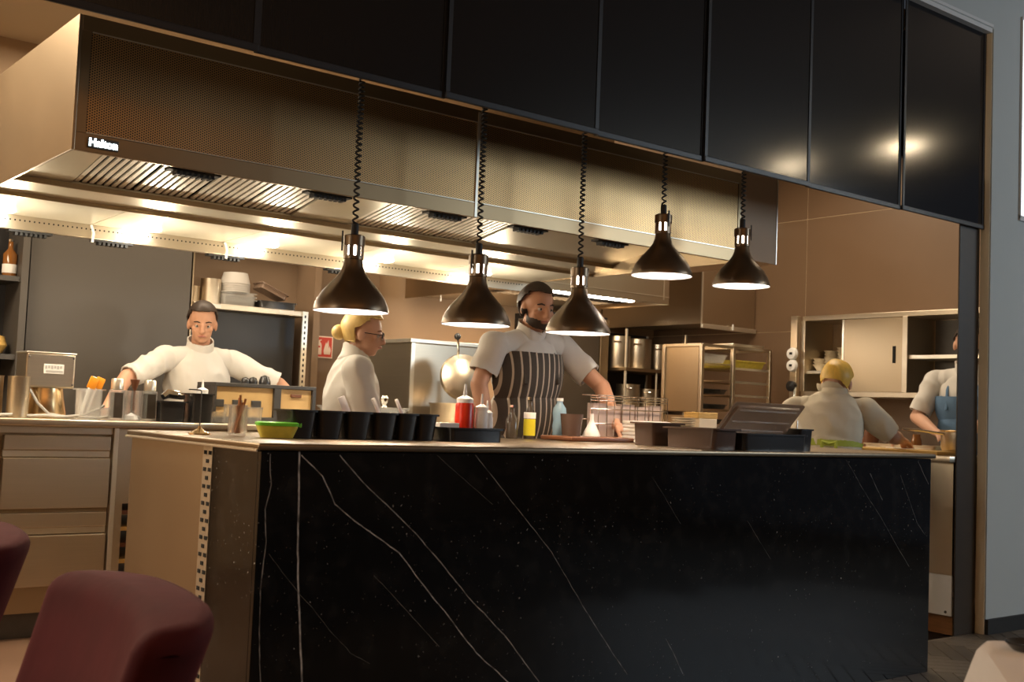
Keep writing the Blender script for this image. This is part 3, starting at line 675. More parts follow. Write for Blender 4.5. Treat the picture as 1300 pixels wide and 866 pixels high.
for i, (x, z, lab) in enumerate(LAMPS):
    t = thing('heat_lamp', lab, 'lamp', (x, .65, z), i * .5, 'heat lamps over the pass')
    if i == 0:
        sh = obj('shade', lathe(B(), prof_o, n=40), lampm, t, True); obj('shade_lining', lathe(B(), prof_i, n=40), lampin, sh, True)
        g = B(); lathe(g, [(.034, .194), (.037, .197), (.037, .208), (.033, .21)], n=32); lathe(g, [(.033, .245), (.040, .247), (.040, .283), (.034, .287), (0, .287)], n=32)
        for k in range(8):
            a = 2 * PI * k / 8; box(g, .030, .0365, -.0085, .0085, .205, .248, 0, 1, Matrix.Rotation(a, 4, 'Z'))
        obj('collar', g, lampm, t, True); obj('lamp_core', lathe(B(), [(.026, .2), (.026, .25)], n=20), bulbm, t, True)
        g = B(); lathe(g, [(.014, .287), (.014, .330), (.009, .334), (0, .334)], n=16); obj('cord_grip', g, blackr, t, True)
        obj('bulb', lathe(B(), [(0, .055), (.03, .062), (.048, .085), (.045, .11), (.028, .16), (.02, .19)], n=20), bulbm, t, True)
        g = B(); box(g, -.048, -.044, .005, .011, .225, .30); obj('height_lever', g, blackr, t)
        lamp0 = t
    else:
        for ch in lamp0.children:
            if ch.name.startswith('coiled'): continue
            c = ch.copy(); COL.objects.link(c); c.parent = t
            for gch in ch.children: d = gch.copy(); COL.objects.link(d); d.parent = c
    obj('coiled_cord', coil(.330, 2.52 - z, 3.30 - z), blackr, t, True)
    l = bpy.data.lights.new('heat_lamp_light', 'SPOT'); l.energy = 6.5; l.color = (1, .68, .38); l.spot_size = math.radians(125); l.spot_blend = .6; l.shadow_soft_size = .05
    lo = bpy.data.objects.new('heat_lamp_light', l); COL.objects.link(lo); lo.location = (x, .65, z + .045)
# ================================================================== ITEMS ON THE BAR
ZC = 1.0225
def put(o, loc, rz=0): o.location = loc; o.rotation_euler = (0, 0, rz); return o
t = thing('receipt_spike', 'brass receipt spike with a bent wire arm at the left end of the bar', 'spike', (.077, .628, ZC))
obj('base', lathe(B(), [(0, 0), (.036, 0), (.036, .005), (.022, .012), (.008, .02), (.004, .03), (0, .03)], n=20), brassy, t, True)
obj('wire', tube(B(), [(0, 0, .02), (0, 0, .145), (-.004, 0, .150), (-.045, 0, .150)], .0022, 6), iron, t, True)
t = thing('stick_jar', 'clear glass jar of brown sticks on the bar', 'jar', (.205, .61, ZC))
obj('glass', lathe(B(), [(0, 0), (.032, 0), (.033, .03), (.031, .09), (.031, .105), (.029, .105), (.029, .09), (.031, .03), (.03, .005), (0, .005)], n=24), glass, t, True)
for k in range(9):
    a = R.uniform(0, 6.28); r0 = R.uniform(.004, .02); ln = R.uniform(.10, .145)
    obj('stick', tube(B(), [(r0 * math.cos(a), r0 * math.sin(a), .008), (-r0 * .7 * math.cos(a) + .012 + R.uniform(-.01, .012), r0 * .8 * math.sin(a), ln)], .0042, 6), cinnamon, t)
t = thing('food_box', 'clear food box with a lime green lid and yellow filling', 'box', (.285, .475, ZC), -.35)
obj('box_body', loft(B(), [rring(.052, .043, 0, .02), rring(.066, .054, .036, .02), rring(.066, .054, .040, .02)]), yellowp, t, True)
obj('lid', loft(B(), [rring(.069, .057, .040, .02), rring(.070, .058, .050, .02), rring(.062, .050, .053, .02)]), greenlid, t, True)
obj('lid_tab', box(B(), .067, .082, -.012, .012, .036, .052, .003), greenlid, t)
CX = [(.367, .100), (.475, .104), (.590, .102), (.702, .098), (.799, .086), (.888, .086)]
lab6 = ['leftmost black food container of the row on the bar, beside the green lidded box', 'second black food container of the row on the bar', 'third black food container of the row with a white scoop', 'fourth black food container of the row on the bar', 'fifth black food container of the row with a white spoon', 'sixth black food container of the row, beside the shallow tray']
for i, (x, L) in enumerate(CX):
    o = obj('food_container', tub(B(), L + .008, .15, .097, .74, .007, .003, .016), blackp, None, True, (x, .50 + .012 * i * .3, ZC)); tag(o, lab6[i], 'container', 'black food containers in a row on the bar')
    f = obj('food_fill', loft(B(), [rring(L * .42, .062, .075, .012), rring(L * .42, .062, .078, .012)]), redwood, o)
for i, (x, w_) in enumerate(((.600, .030), (.735, .014), (.835, .014))):
    g = B(); box(g, -w_ / 2, w_ / 2, -.004, .004, 0, .075, .003, 2); 
    o = obj('spoon', g, white, None, True, (x, .545, ZC + .080)); o.rotation_euler = (-.25, -.35, 0); tag(o, ['wide white scoop handle standing in a black container', 'narrow white spoon handle in the fourth container', 'narrow white spoon handle in the fifth container'][i], 'spoon')
TR = (1.085, .50)
o = obj('shallow_tray', tub(B(), .265, .19, .052, .90, .01, .003, .02), blackp, None, True, (TR[0], TR[1], ZC)); tag(o, 'shallow black tray holding squeeze bottles on the bar', 'tray')
def squeeze(x, y, z, r, h, m, lab, capm=white, nose=.045):
    t = thing('squeeze_bottle', lab, 'bottle', (x, y, z))
    obj('bottle_body', lathe(B(), [(0, 0), (r, 0), (r * 1.02, .01), (r, h * .9), (r * .85, h), (0, h)], n=20), m, t, True)
    obj('cap', lathe(B(), [(r * .9, h * .97), (r * .92, h + .012), (r * .5, h + .02), (r * .22, h + .024), (r * .12, h + .024 + nose), (0, h + .024 + nose)], n=16), capm, t, True); return t
squeeze(1.103, .53, ZC + .005, .036, .145, redsauce, 'squeeze bottle of bright red sauce with a white nozzle')
squeeze(1.163, .50, ZC + .005, .025, .115, white, 'taller white squeeze bottle right of the red sauce', nose=.04)
squeeze(1.205, .52, ZC + .005, .024, .095, white, 'shorter white squeeze bottle at the tray end', nose=.035)
o = obj('paper_stack', box(B(), -.045, .045, -.03, .03, 0, .03, .002), paper, None, False, (1.015, .55, ZC + .045)); tag(o, 'small white box lying in the shallow tray', 'box')
o['label'] = 'small white box in the shallow tray left of the red sauce'
o.location = (1.015, .53, ZC + .005); o.scale = (1, 1, 2.1)
# chef's place: board, cup, bottles, grid basket
t = thing('serving_board', 'reddish wooden board under the chef\'s hand', 'board', (2.16, .88, ZC))
obj('board', box(B(), -.30, .33, -.12, .10, 0, .020, .006, 3), redwood, t, True)
o = obj('funnel', lathe(B(), [(.041, 0), (.041, .006), (.034, .025), (.018, .055), (.010, .072), (.008, .105), (.006, .105), (.007, .072), (.038, .003), (.041, 0)], n=24), white, None, True, (2.085, .88, ZC + .0205)); tag(o, 'white plastic funnel standing upside down on the board', 'funnel')
o = obj('tumbler', lathe(B(), [(0, 0), (.042, 0), (.053, .10), (.050, .10), (.040, .005), (0, .005)], n=24), brownp, None, True, (1.965, .885, ZC + .0205)); tag(o, 'dark brown tumbler on the board beside the funnel', 'cup')
t = thing('water_bottle', 'crumpled pale blue plastic bottle behind the brown tumbler', 'bottle', (1.99, 1.00, ZC))
obj('bottle_body', lathe(B(), [(0, 0), (.032, 0), (.030, .04), (.033, .06), (.029, .09), (.033, .12), (.030, .145), (.014, .168), (.014, .178), (0, .178)], n=20), bluep, t, True); obj('cap', cyl(B(), 0, 0, .178, .192, .016, 14), white, t)
for i, (x, y, m, h, lab) in enumerate(((1.80, .985, oilm, .19, 'olive oil bottle with a yellow band before the striped apron'), (1.71, 1.0, darkglass, .15, 'short dark glass bottle left of the olive oil'))):
    t = thing('oil_bottle', lab, 'bottle', (x, y, ZC))
    obj('bottle_body', lathe(B(), [(0, 0), (.026, 0), (.027, .01), (.027, h * .58), (.011, h * .76), (.011, h * .93), (0, h * .93)], n=18), m if i else darkglass, t, True)
    if i == 0: obj('label_band', lathe(B(), [(.0275, .015), (.0278, .02), (.0278, .085), (.0275, .09)], n=18), oilm, t, True); obj('paper_band', lathe(B(), [(.0275, .092), (.0278, .094), (.0278, .118), (.0275, .12)], n=18), paper, t, True)
    obj('cap', cyl(B(), 0, 0, h * .93, h, .014, 12), chrome, t)
t = thing('grid_basket', 'steel wire grid basket with pale cartons at the back of the pass', 'basket', (2.42, 1.005, ZC))
g = B()
for k in range(11): tube(g, [(-.26 + .052 * k, -.03, .01), (-.26 + .052 * k, -.03, .215)], .0022, 5)
for z in (.01, .08, .15, .19, .203, .215): tube(g, [(-.26, -.03, z), (.26, -.03, z)], .0026, 5)
for x in (-.26, .26):
    for z in (.01, .10, .215): tube(g, [(x, -.03, z), (x, .03, z)], .0026, 5)
for z in (.01, .10, .215): tube(g, [(-.26, .03, z), (.26, .03, z)], .0026, 5)
obj('wire_frame', g, chrome, t)
for k in range(5):
    o = obj('carton', box(B(), -.042, .042, -.022, .022, 0, .175 - .01 * (k % 2), .002), pinkc, None, False, (2.23 + .094 * k, 1.007, ZC + .002)); tag(o, ORL[k] + ' pale pink carton from the left in the wire grid basket', 'carton', 'cartons in the wire basket')
o = obj('food_container', tub(B(), .208, .15, .098, .80, .014, .003, .018), brownp, None, True, (2.068, .44, ZC)); tag(o, 'smoky brown food container alone right of the chef\'s hand', 'container')
t = thing('napkin_pile', 'rumpled white napkins piled behind the brown container', 'napkin', (2.34, .78, ZC))
for k in range(6): obj('napkin', box(B(), -.10, .10, -.06, .06, .017 * k, .017 * k + .015, .006, 2, Matrix.Rotation(R.uniform(-.4, .4), 4, 'Z')), paper, t, True)
def plate_stack(x, y, n, r, m, name, lab, grp, dz=.011):
    p0 = lathe(B(), [(0, 0), (r * .55, 0), (r * .6, .004), (r, .012), (r, .015), (r * .6, .008), (0, .005)], n=28); me = None
    for k in range(n):
        if me is None: o = obj(name, p0, m, None, True, (x, y, ZC)); me = o
        else: o = me.copy(); COL.objects.link(o); o.location = (x + R.uniform(-.002, .002), y, ZC + dz * k)
        tag(o, lab % ORD[n - 1 - k], 'plate', grp)
plate_stack(2.59, .78, 11, .058, china, 'side_plate', 'cream side plate, %s in the tall stack left of the smoky lid', 'side plates stacked on the bar')
plate_stack(2.30, .44, 3, .052, china, 'saucer', 'cream saucer, %s in the low stack between container and bin', 'saucers on the bar')
t = thing('cutlery_bundle', 'small bundle of shiny cutlery between the brown container and the bins', 'cutlery', (2.10, .26, ZC + .002))
for k in range(4): obj('fork', tube(B(), [(-.05 + .012 * k, -.01, .005), (0 + .01 * k, .01, .006 + .003 * k), (.05 + .008 * k, .03, .004)], .0045, 6), chrome, t)
for k in range(4):
    o = obj('yellow_board', box(B(), -.07, .07, -.05, .05, 0, .007, .002), gold, None, False, (2.80, .86, ZC + .125 + .0075 * k)); tag(o, 'thin yellow board, ' + ORD[3 - k] + ' in the stack on the cream box', 'board', 'yellow boards stacked on the cream box')
o = obj('cream_box', box(B(), -.065, .065, -.05, .05, 0, .124, .003), china, None, False, (2.80, .86, ZC)); tag(o, 'cream box under the thin yellow boards', 'box')
o = obj('food_bin', tub(B(), .33, .30, .085, .88, .012, .004, .02), brownp, None, True, (2.10, .50, ZC)); o.location = (2.135, .0, ZC)
o.location = (2.40, .30, ZC); tag(o, 'smoky brown bin behind the big black bin', 'bin')
bpy.data.objects.remove(o)
o = obj('food_bin', tub(B(), .17, .30, .085, .86, .014, .004, .02), brownp, None, True, (2.035, .17, ZC)); o.location = (2.055, .175, ZC); tag(o, 'smoky brown food bin left of the big black bin', 'bin')
o.rotation_euler = (0, 0, 0)
o = obj('food_bin', tub(B(), .42, .30, .070, .94, .008, .004, .02), blackp, None, True, (2.355, .17, ZC)); tag(o, 'big black food bin under the tilted smoky lid', 'bin')
o = obj('food_bin', tub(B(), .105, .22, .095, .88, .006, .004, .015), blackp, None, True, (2.632, .19, ZC)); tag(o, 'narrow black food bin right of the tilted lid with cutlery in it', 'bin')
for k, (dx, dy) in enumerate(((-.01, .0), (.012, .02), (.02, -.03))):
    o = obj('spoon', tube(B(), [(2.632 + dx, .19 + dy, ZC + .01), (2.632 + dx + .02, .19 + dy + .01, ZC + .13)], .004, 6), chrome); tag(o, ORL[k] + ' steel spoon from the left standing in the narrow black bin', 'spoon', 'spoons in the narrow black bin')
t = thing('bin_lid', 'smoky translucent lid propped up tilted over the big black bin', 'lid', (2.345, .165, ZC + .057))
Mt = Matrix.Rotation(math.radians(-11), 4, 'Y') @ Matrix.Rotation(math.radians(131), 4, 'X')
Mt = Matrix.Rotation(math.radians(131), 4, 'X')
g = loft(B(), [rring(.228, .092, .0, .015), rring(.228, .092, .005, .015), rring(.210, .078, .005, .015), rring(.205, .074, .014, .015)], mtx=Matrix.Translation((-.012, .094, 0))); g.transform(Mt); obj('lid_sheet', g, smokelid, t, True)
for y in (.040, .088, .150):
    g = box(B(), -.195, .170, y, y + .007, .013, .019, .002); g.transform(Mt); obj('lid_rib', g, clearp, t, True)
# ================================================================== ITEMS ON THE BACK COUNTER
ZB = 1.0225
def lb_(name, prof, m, loc, lab, cat, grp=None, n=22):
    o = obj(name, lathe(B(), prof, n=n), m, None, True, loc); tag(o, lab, cat, grp); return o
pot = [(0, 0), (.075, 0), (.08, .01), (.08, .19), (.084, .195), (.076, .195), (.076, .01), (0, .008)]
lb_('bain_marie_pot', pot, steel_h, (-.10, 2.72, ZB), 'steel insert pot at the very left edge of the back counter', 'pot')
lb_('bain_marie_pot', [(r * .62, h) for r, h in pot], steel_h, (.035, 2.66, ZB), 'narrow steel insert pot beside the mixer', 'pot')
t = thing('mixer', 'steel box headed machine with a rating plate and grey cable at left', 'machine', (.195, 2.80, ZB))
obj('bowl_base', lathe(B(), [(0, 0), (.10, 0), (.105, .02), (.09, .10), (.085, .145), (0, .145)], n=28), brassy, t, True)
hd = obj('motor_head', box(B(), -.115, .115, -.085, .10, .147, .315, .008), steel_h, t); obj('head_top', box(B(), -.119, .119, -.089, .104, .312, .320, .003), steel_lt, t)
rp = obj('rating_plate', box(B(), -.035, .06, -.0885, -.085, .215, .262, .001), paper, t)
g = B(); box(g, -.025, .055, -.0895, -.0885, .222, .231); 
for k in range(6): box(g, -.03 + .014 * k, -.02 + .014 * k, -.0895, -.0885, .238 + .003 * (k % 2), .254)
obj('print', g, greyp, rp)
g = B()
for sx in (-.105, .105):
    for sz in (.165, .295): ball(g, (sx, -.086, sz), .005, 8)
o = obj('screws', g, iron, hd)
obj('cable', tube(B(), [(-.09, -.05, .147), (-.085, -.09, .12), (-.06, -.11, .07), (-.01, -.13, .02), (.06, -.16, .010), (.14, -.17, .02), (.21, -.16, .05), (.245, -.15, .07)], .007, 8), greyp, t, True)
o = obj('cable_loop', tube(B(), [(-.25 + .05 * k, 2.62 + .02 * math.sin(k * 1.3), ZB + .009 + .006 * math.sin(k) ** 2) for k in range(15)], .007, 7), greyp, None, True); tag(o, 'grey power cable lying along the front of the back counter', 'cable')
t = thing('utensil_box', 'clear plastic box of spatulas at the foot of the mixer', 'box', (.36, 2.64, ZB))
obj('box_body', tub(B(), .13, .12, .15, .78, .012, .003, .012), clearp, t, True)
for k, (dx, m) in enumerate(((-.015, orangep), (.02, orangep), (.0, white))):
    g = B(); tube(g, [(dx - .03, .01 * k, .01), (dx + .012, .01 * k, .155)], .005, 6)
    s_ = obj('spatula_handle', g, white, t, True); obj('spatula_blade', box(B(), -.022, .022, -.004, .004, 0, .06, .004, 2, Matrix.Translation((dx + .02, .01 * k, .150)) @ Matrix.Rotation(.35, 4, 'Y')), m, s_, True)
o = obj('plastic_tub', tub(B(), .09, .08, .06, .85, .008, .003, .012), clearp, None, True, (.455, 2.72, ZB)); tag(o, 'small clear tub between the spatulas and the first mill', 'tub')
def mill(x, y, lab):
    t = thing('spice_mill', lab, 'mill', (x, y, ZB)); obj('mill_body', box(B(), -.031, .031, -.031, .031, 0, .150, .006), clearp, t)
    obj('peppercorns', box(B(), -.024, .024, -.0315, .024, .012, .138, .004), darkglass, t); obj('mill_head', lathe(B(), [(.026, .150), (.030, .155), (.030, .20), (.026, .206), (0, .206)], n=20), steel_lt, t, True); return t
mill(.475, 2.58, 'first square spice mill from the left with a steel head'); mill(.655, 2.62, 'second square spice mill from the left, behind the black bins')
t = thing('measuring_jug', 'clear measuring jug with a dark tamper standing in it', 'jug', (.56, 2.60, ZB))
obj('jug_wall', lathe(B(), [(0, 0), (.045, 0), (.05, .15), (.047, .15), (.043, .005), (0, .005)], n=24), glass, t, True)
obj('white_powder', lathe(B(), [(0, .006), (.035, .006), (.028, .025), (0, .04)], n=16), white, t, True)
o = lb_('tamper', [(0, 0), (.006, 0), (.006, .10), (.012, .115), (.024, .155), (0, .157)], redwood, (.57, 2.60, ZB + .05), 'dark wooden tamper upright in the measuring jug', 'tamper')
o = obj('food_container', tub(B(), .15, .16, .105, .84, .008, .003, .015), blackp, None, True, (.755, 2.62, ZB)); tag(o, 'low black food container on the back counter topped with foil wrap', 'container')
o = obj('foil_wrap', tube(B(), [(-.05, 0, 0), (-.02, .01, .018), (.02, -.01, .012), (.06, 0, .0)], [.016, .024, .022, .012], 9), chrome, None, True, (.775, 2.62, ZB + .125)); tag(o, 'crumpled foil wrap lying on the low black container', 'foil')
o = obj('food_container', tub(B(), .125, .16, .15, .84, .008, .003, .015), blackp, None, True, (.905, 2.60, ZB)); tag(o, 'tall black food container on the back counter holding a white nozzle bottle', 'container')
squeeze(.925, 2.60, ZB + .008, .032, .150, white, 'white nozzle bottle standing in the tall black container', nose=.04)
for i, (x, y, r, h, lab) in enumerate(((1.02, 2.60, .040, .06, 'small clear glass bowl behind the receipt spike'), (1.11, 2.62, .05, .10, 'clear glass jar behind the brown sticks'), (1.22, 2.60, .045, .09, 'clear glass tub right of the brown sticks'))):
    lb_('glass_jar', [(0, 0), (r * .9, 0), (r, h * .8), (r * 1.06, h), (r * .98, h), (r * .92, h * .8), (r * .82, .006), (0, .006)], glass, (x, y, ZB), lab, 'jar')
t = thing('pine_crate', 'pine panelled grill box with a black frame on the back counter', 'crate', (1.33, 2.80, ZB))
g = B(); bw = .018
for z0_, z1_ in ((0, .035), (.195, .215)): box(g, -.30, .30, -.12, .12, z0_, z1_, .002)
for xa, xb in ((-.30, -.29), (.045, .085), (.28, .30)): box(g, xa, xb, -.12, .12, .035, .195)
obj('frame', g, iron, t); obj('pine_panel', box(B(), -.289, .044, -.10, .10, .036, .194), pine, t); obj('pine_panel', box(B(), .086, .279, -.10, .10, .036, .194), pine, t)
for x in (-.27, -.165, -.055): obj('latch', box(B(), x - .028, x + .028, -.112, -.099, .085, .125, .003), iron, t)
obj('latch', box(B(), .15, .215, -.112, -.099, .150, .168, .003), redwood, t)
for i, (x, r) in enumerate(((1.255, .024), (1.30, .026), (1.37, .034))):
    lb_('black_stopper', [(0, 0), (r, 0), (r, .01), (r * .95, .02), (r * .7, r * 1.3), (0, r * 1.55)], blackp, (x, 2.80, ZB + .2155), ('small black knob lid left on the pine grill box', 'small black knob lid in the middle of the pine grill box', 'larger black knob lid right on the pine grill box')[i], 'lid')
for i, (x, lab) in enumerate(((1.76, 'clear plastic box behind the second black container'), (2.08, 'clear plastic box with a chrome knob in front of the oven'))):
    t = thing('plastic_box', lab, 'box', (x, 2.68, ZB)); obj('box_body', tub(B(), .16 + .1 * i, .14, .105, .9, .008, .003, .015), clearp, t, True); obj('lid', box(B(), -.085 - .05 * i, .085 + .05 * i, -.075, .075, .106, .116, .004), clearp, t)
    if i: obj('knob', lathe(B(), [(0, .116), (.02, .117), (.012, .13), (.022, .15), (.026, .17), (.016, .185), (0, .188)], n=16), chrome, t, True)
# kettle with raised lid in front of the oven
t = thing('braising_kettle', 'steel kettle with its round lid raised and a black ball handle', 'kettle', (2.69, 2.62, 0))
obj('kettle_body', lathe(B(), [(0, .12), (.20, .14), (.26, .25), (.27, .5), (.27, 1.16), (.28, 1.18), (.25, 1.18), (.25, .5), (0, .3)], n=40), steel_h, t, True)
for a in range(3): obj('leg', cyl(B(), .18 * math.cos(a * 2.09), .18 * math.sin(a * 2.09), 0, .16, .02, 10), steel, t)
ML = Matrix.Translation((.0, .13, 1.345)) @ Matrix.Rotation(math.radians(-20), 4, 'Z') @ Matrix.Rotation(math.radians(78), 4, 'X')
ld = obj('kettle_lid', lathe(B(), [(0, .055), (.05, .054), (.06, .050), (.10, .045), (.11, .038), (.142, .022), (.15, 0), (.145, -.004), (.11, .025), (0, .04)], n=40, mtx=ML), steel, t, True)
g = tube(B(), [(-.125, .02, 1.46), (-.15, -.02, 1.50), (-.165, -.03, 1.565)], .007, 8); obj('lid_arm', g, chrome, ld, True); obj('ball_handle', ball(B(), (-.168, -.03, 1.585), .021, 14), blackp, ld, True)
obj('hinge', tube(B(), [(.10, .20, 1.18), (.10, .21, 1.35)], .015, 8), steel, t)
# ================================================================== SHELF GOODS
for i, (x, y, z, h, m, lab) in enumerate(((.10, 4.05, 1.816, .27, darkglass, 'tall dark spirits bottle on the top black shelf'), (.215, 4.08, 1.816, .25, amber, 'amber spirits bottle second from left on the top black shelf'), (.31, 4.04, 1.816, .22, amber, 'shorter amber bottle at the right of the top black shelf'))):
    t = thing('spirits_bottle', lab, 'bottle', (x, y, z)); obj('bottle_body', lathe(B(), [(0, 0), (.038, 0), (.04, .01), (.04, h * .6), (.014, h * .75), (.014, h * .94), (0, h * .94)], n=18), m, t, True)
    obj('cap', cyl(B(), 0, 0, h * .94, h, .016, 12), chrome, t); obj('paper_band', lathe(B(), [(.0405, .02), (.041, .022), (.041, .07), (.0405, .072)], n=18), paper, t, True)
lb_('bread_loaf', [(0, 0), (.06, .005), (.085, .05), (.07, .10), (0, .125)], gold, (.24, 4.05, 1.361), 'round brown loaf on the second black shelf', 'bread')
SH = 1.7725
lb_('steel_canister', [(0, 0), (.045, 0), (.045, .11), (.041, .11), (.041, .01), (0, .01)], steel_dk, (1.475, 4.12, SH), 'small steel canister at the left end of the recess shelf', 'canister')
lb_('steel_canister', [(0, 0), (.068, 0), (.068, .165), (.063, .165), (.063, .01), (0, .01)], steel_h, (1.585, 4.10, SH), 'large shiny steel canister on the recess shelf', 'canister')
for k in range(3):
    o = obj('plastic_tub', tub(B(), .25, .2, .045, .9, .015, .003, .02), clearp, None, True, (1.755, 4.10, SH + .022 * k)); tag(o, 'wide pale tub, ' + ORD[2 - k] + ' in the lower stack on the recess shelf', 'tub', 'wide pale tubs on the recess shelf')
for k in range(5):
    o = obj('plastic_bowl', lathe(B(), [(.075, 0), (.10, .0), (.08, .075), (0, .075), (0, .07), (.075, .07), (.093, .004), (.075, 0)], n=24), greyp, None, True, (1.755, 4.10, SH + .092 + .014 * k)); tag(o, 'pale grey bowl, ' + ORD[4 - k] + ' of those upturned on the wide tubs', 'bowl', 'upturned grey bowls on the recess shelf')
o = obj('black_tray', tub(B(), .29, .2, .05, .9, .01, .003, .02), blackp, None, True, (2.03, 4.09, SH)); tag(o, 'low black tray at the right of the recess shelf', 'tray')
t = thing('clear_clamshell', 'crumpled clear clamshell tray leaning on the low black tray', 'tray', (2.0, 4.09, SH + .052)); g = tub(B(), .22, .17, .04, .9, .01, .003, .02); g.transform(Matrix.Rotation(.38, 4, 'Y') @ Matrix.Translation((0, 0, .0))); g.transform(Matrix.Translation((0, 0, .05))); obj('shell', g, smokelid, t, True)
def stockpot(x, y, z, r, h, lab):
    t = thing('stockpot', lab, 'pot', (x, y, z)); obj('pot_body', lathe(B(), [(0, 0), (r * .97, 0), (r, .01), (r, h), (r * 1.04, h + .004), (r * .96, h + .004), (r * .96, .01), (0, .008)], n=28), steel_h, t, True)
    for s in (-1, 1):
        a = PI * .25 if s > 0 else PI * 1.25
        obj('handle', tube(B(), [(r * math.cos(a + d), r * math.sin(a + d), h * .8) if abs(d) > .2 else ((r + .03) * math.cos(a + d), (r + .03) * math.sin(a + d), h * .82) for d in (-.3, -.18, 0, .18, .3)], .006, 7), chrome, t, True)
PR = 1.5455
stockpot(5.10, 3.90, PR, .10, .26, 'tall stockpot at the left of the upper pot rack shelf'); stockpot(5.33, 3.90, PR, .115, .25, 'wide stockpot in the middle of the upper pot rack shelf'); stockpot(5.58, 3.90, PR, .10, .22, 'stockpot at the right of the upper pot rack shelf')
stockpot(5.23, 3.90, 1.2305, .10, .18, 'saucepan at the left of the lower pot rack shelf'); stockpot(5.46, 3.90, 1.2305, .095, .15, 'saucepan at the right of the lower pot rack shelf')
# bowls in the wall cabinet
zb = 1.5405
b0 = None
for (y, dx, n, wh) in ((2.28, .0, 3, 'front left'), (2.165, -.02, 3, 'front middle'), (2.05, 0.0, 4, 'front right'), (2.27, .12, 6, 'rear left'), (2.155, .12, 7, 'rear right')):
    for k in range(n):
        if b0 is None: b0 = o = obj('small_bowl', lathe(B(), [(0, 0), (.026, 0), (.03, .012), (.055, .048), (.060, .05), (.052, .048), (.028, .018), (0, .014)], n=22), china, None, True)
        else: o = b0.copy(); COL.objects.link(o)
        o.location = (5.66 + dx, y, zb + .022 * k); tag(o, 'small cream bowl, ' + ORD[n - 1 - k] + ' in the ' + wh + ' stack of the wall cabinet', 'bowl', 'cream bowls in the wall cabinet')
# goods on the prep cabinet
ZP = .9925
t = thing('cutting_board', 'golden cutting board along the prep cabinet edge', 'board', (4.60, .86, ZP)); obj('board', box(B(), -.16, .12, -.30, .30, 0, .022, .005), gold, t)
o = obj('sheet_tray', tub(B(), .32, .52, .045, .94, .012, .003, .02), steel_h, None, True, (4.96, 1.05, ZP)); tag(o, 'steel sheet tray behind the golden cutting board', 'tray')
lb_('spice_jar', [(0, 0), (.032, 0), (.034, .05), (.03, .075), (.024, .085), (.024, .105), (0, .107)], amber, (5.02, 1.06, ZP + .005), 'amber spice jar standing in the sheet tray', 'jar')
t = thing('saucepan', 'steel saucepan with a pale cloth beside the dark post', 'pot', (4.72, .60, ZP + .0225)); obj('pan_body', lathe(B(), [(0, 0), (.085, 0), (.095, .02), (.095, .115), (.10, .118), (.091, .118), (.09, .02), (0, .01)], n=28), steel_h, t, True)
obj('handle', tube(B(), [(-.09, .04, .10), (-.17, .14, .115), (-.23, .22, .12)], .008, 8), chrome, t, True); obj('rim', lathe(B(), [(.096, .112), (.103, .118), (.096, .123), (.096, .112)], n=28), brassy, t, True)
o = obj('knife', box(B(), -.012, .012, -.11, .08, 0, .005, .002), white, None, False, (4.58, .90, ZP + .023)); tag(o, 'white handled knife lying on the golden board', 'knife')
t = thing('tall_pitcher', 'brown pitcher with a white spoon at the back of the prep line', 'pitcher', (5.02, 1.40, ZP)); obj('pitcher_body', lathe(B(), [(0, 0), (.05, 0), (.06, .08), (.055, .15), (.05, .15), (.05, .01), (0, .01)], n=22), redwood, t, True)
o = obj('spoon', tube(B(), [(4.99, 1.40, ZP + .02), (4.955, 1.44, ZP + .23), (4.97, 1.42, ZP + .25)], .006, 7), white, None, True); tag(o, 'white spoon handle rising from the brown pitcher', 'spoon')
lb_('water_glass', [(0, 0), (.03, 0), (.034, .11), (.031, .11), (.027, .005), (0, .005)], glass, (3.30, .90, ZC), 'water glass at the right end of the pass', 'glass')
o = obj('tongs', tube(B(), [(3.02, .92, ZC + .008), (3.08, .90, ZC + .03), (3.12, .88, ZC + .10), (3.06, .89, ZC + .18)], .005, 7), chrome, None, True); tag(o, 'steel tongs behind the tilted lid', 'tongs')

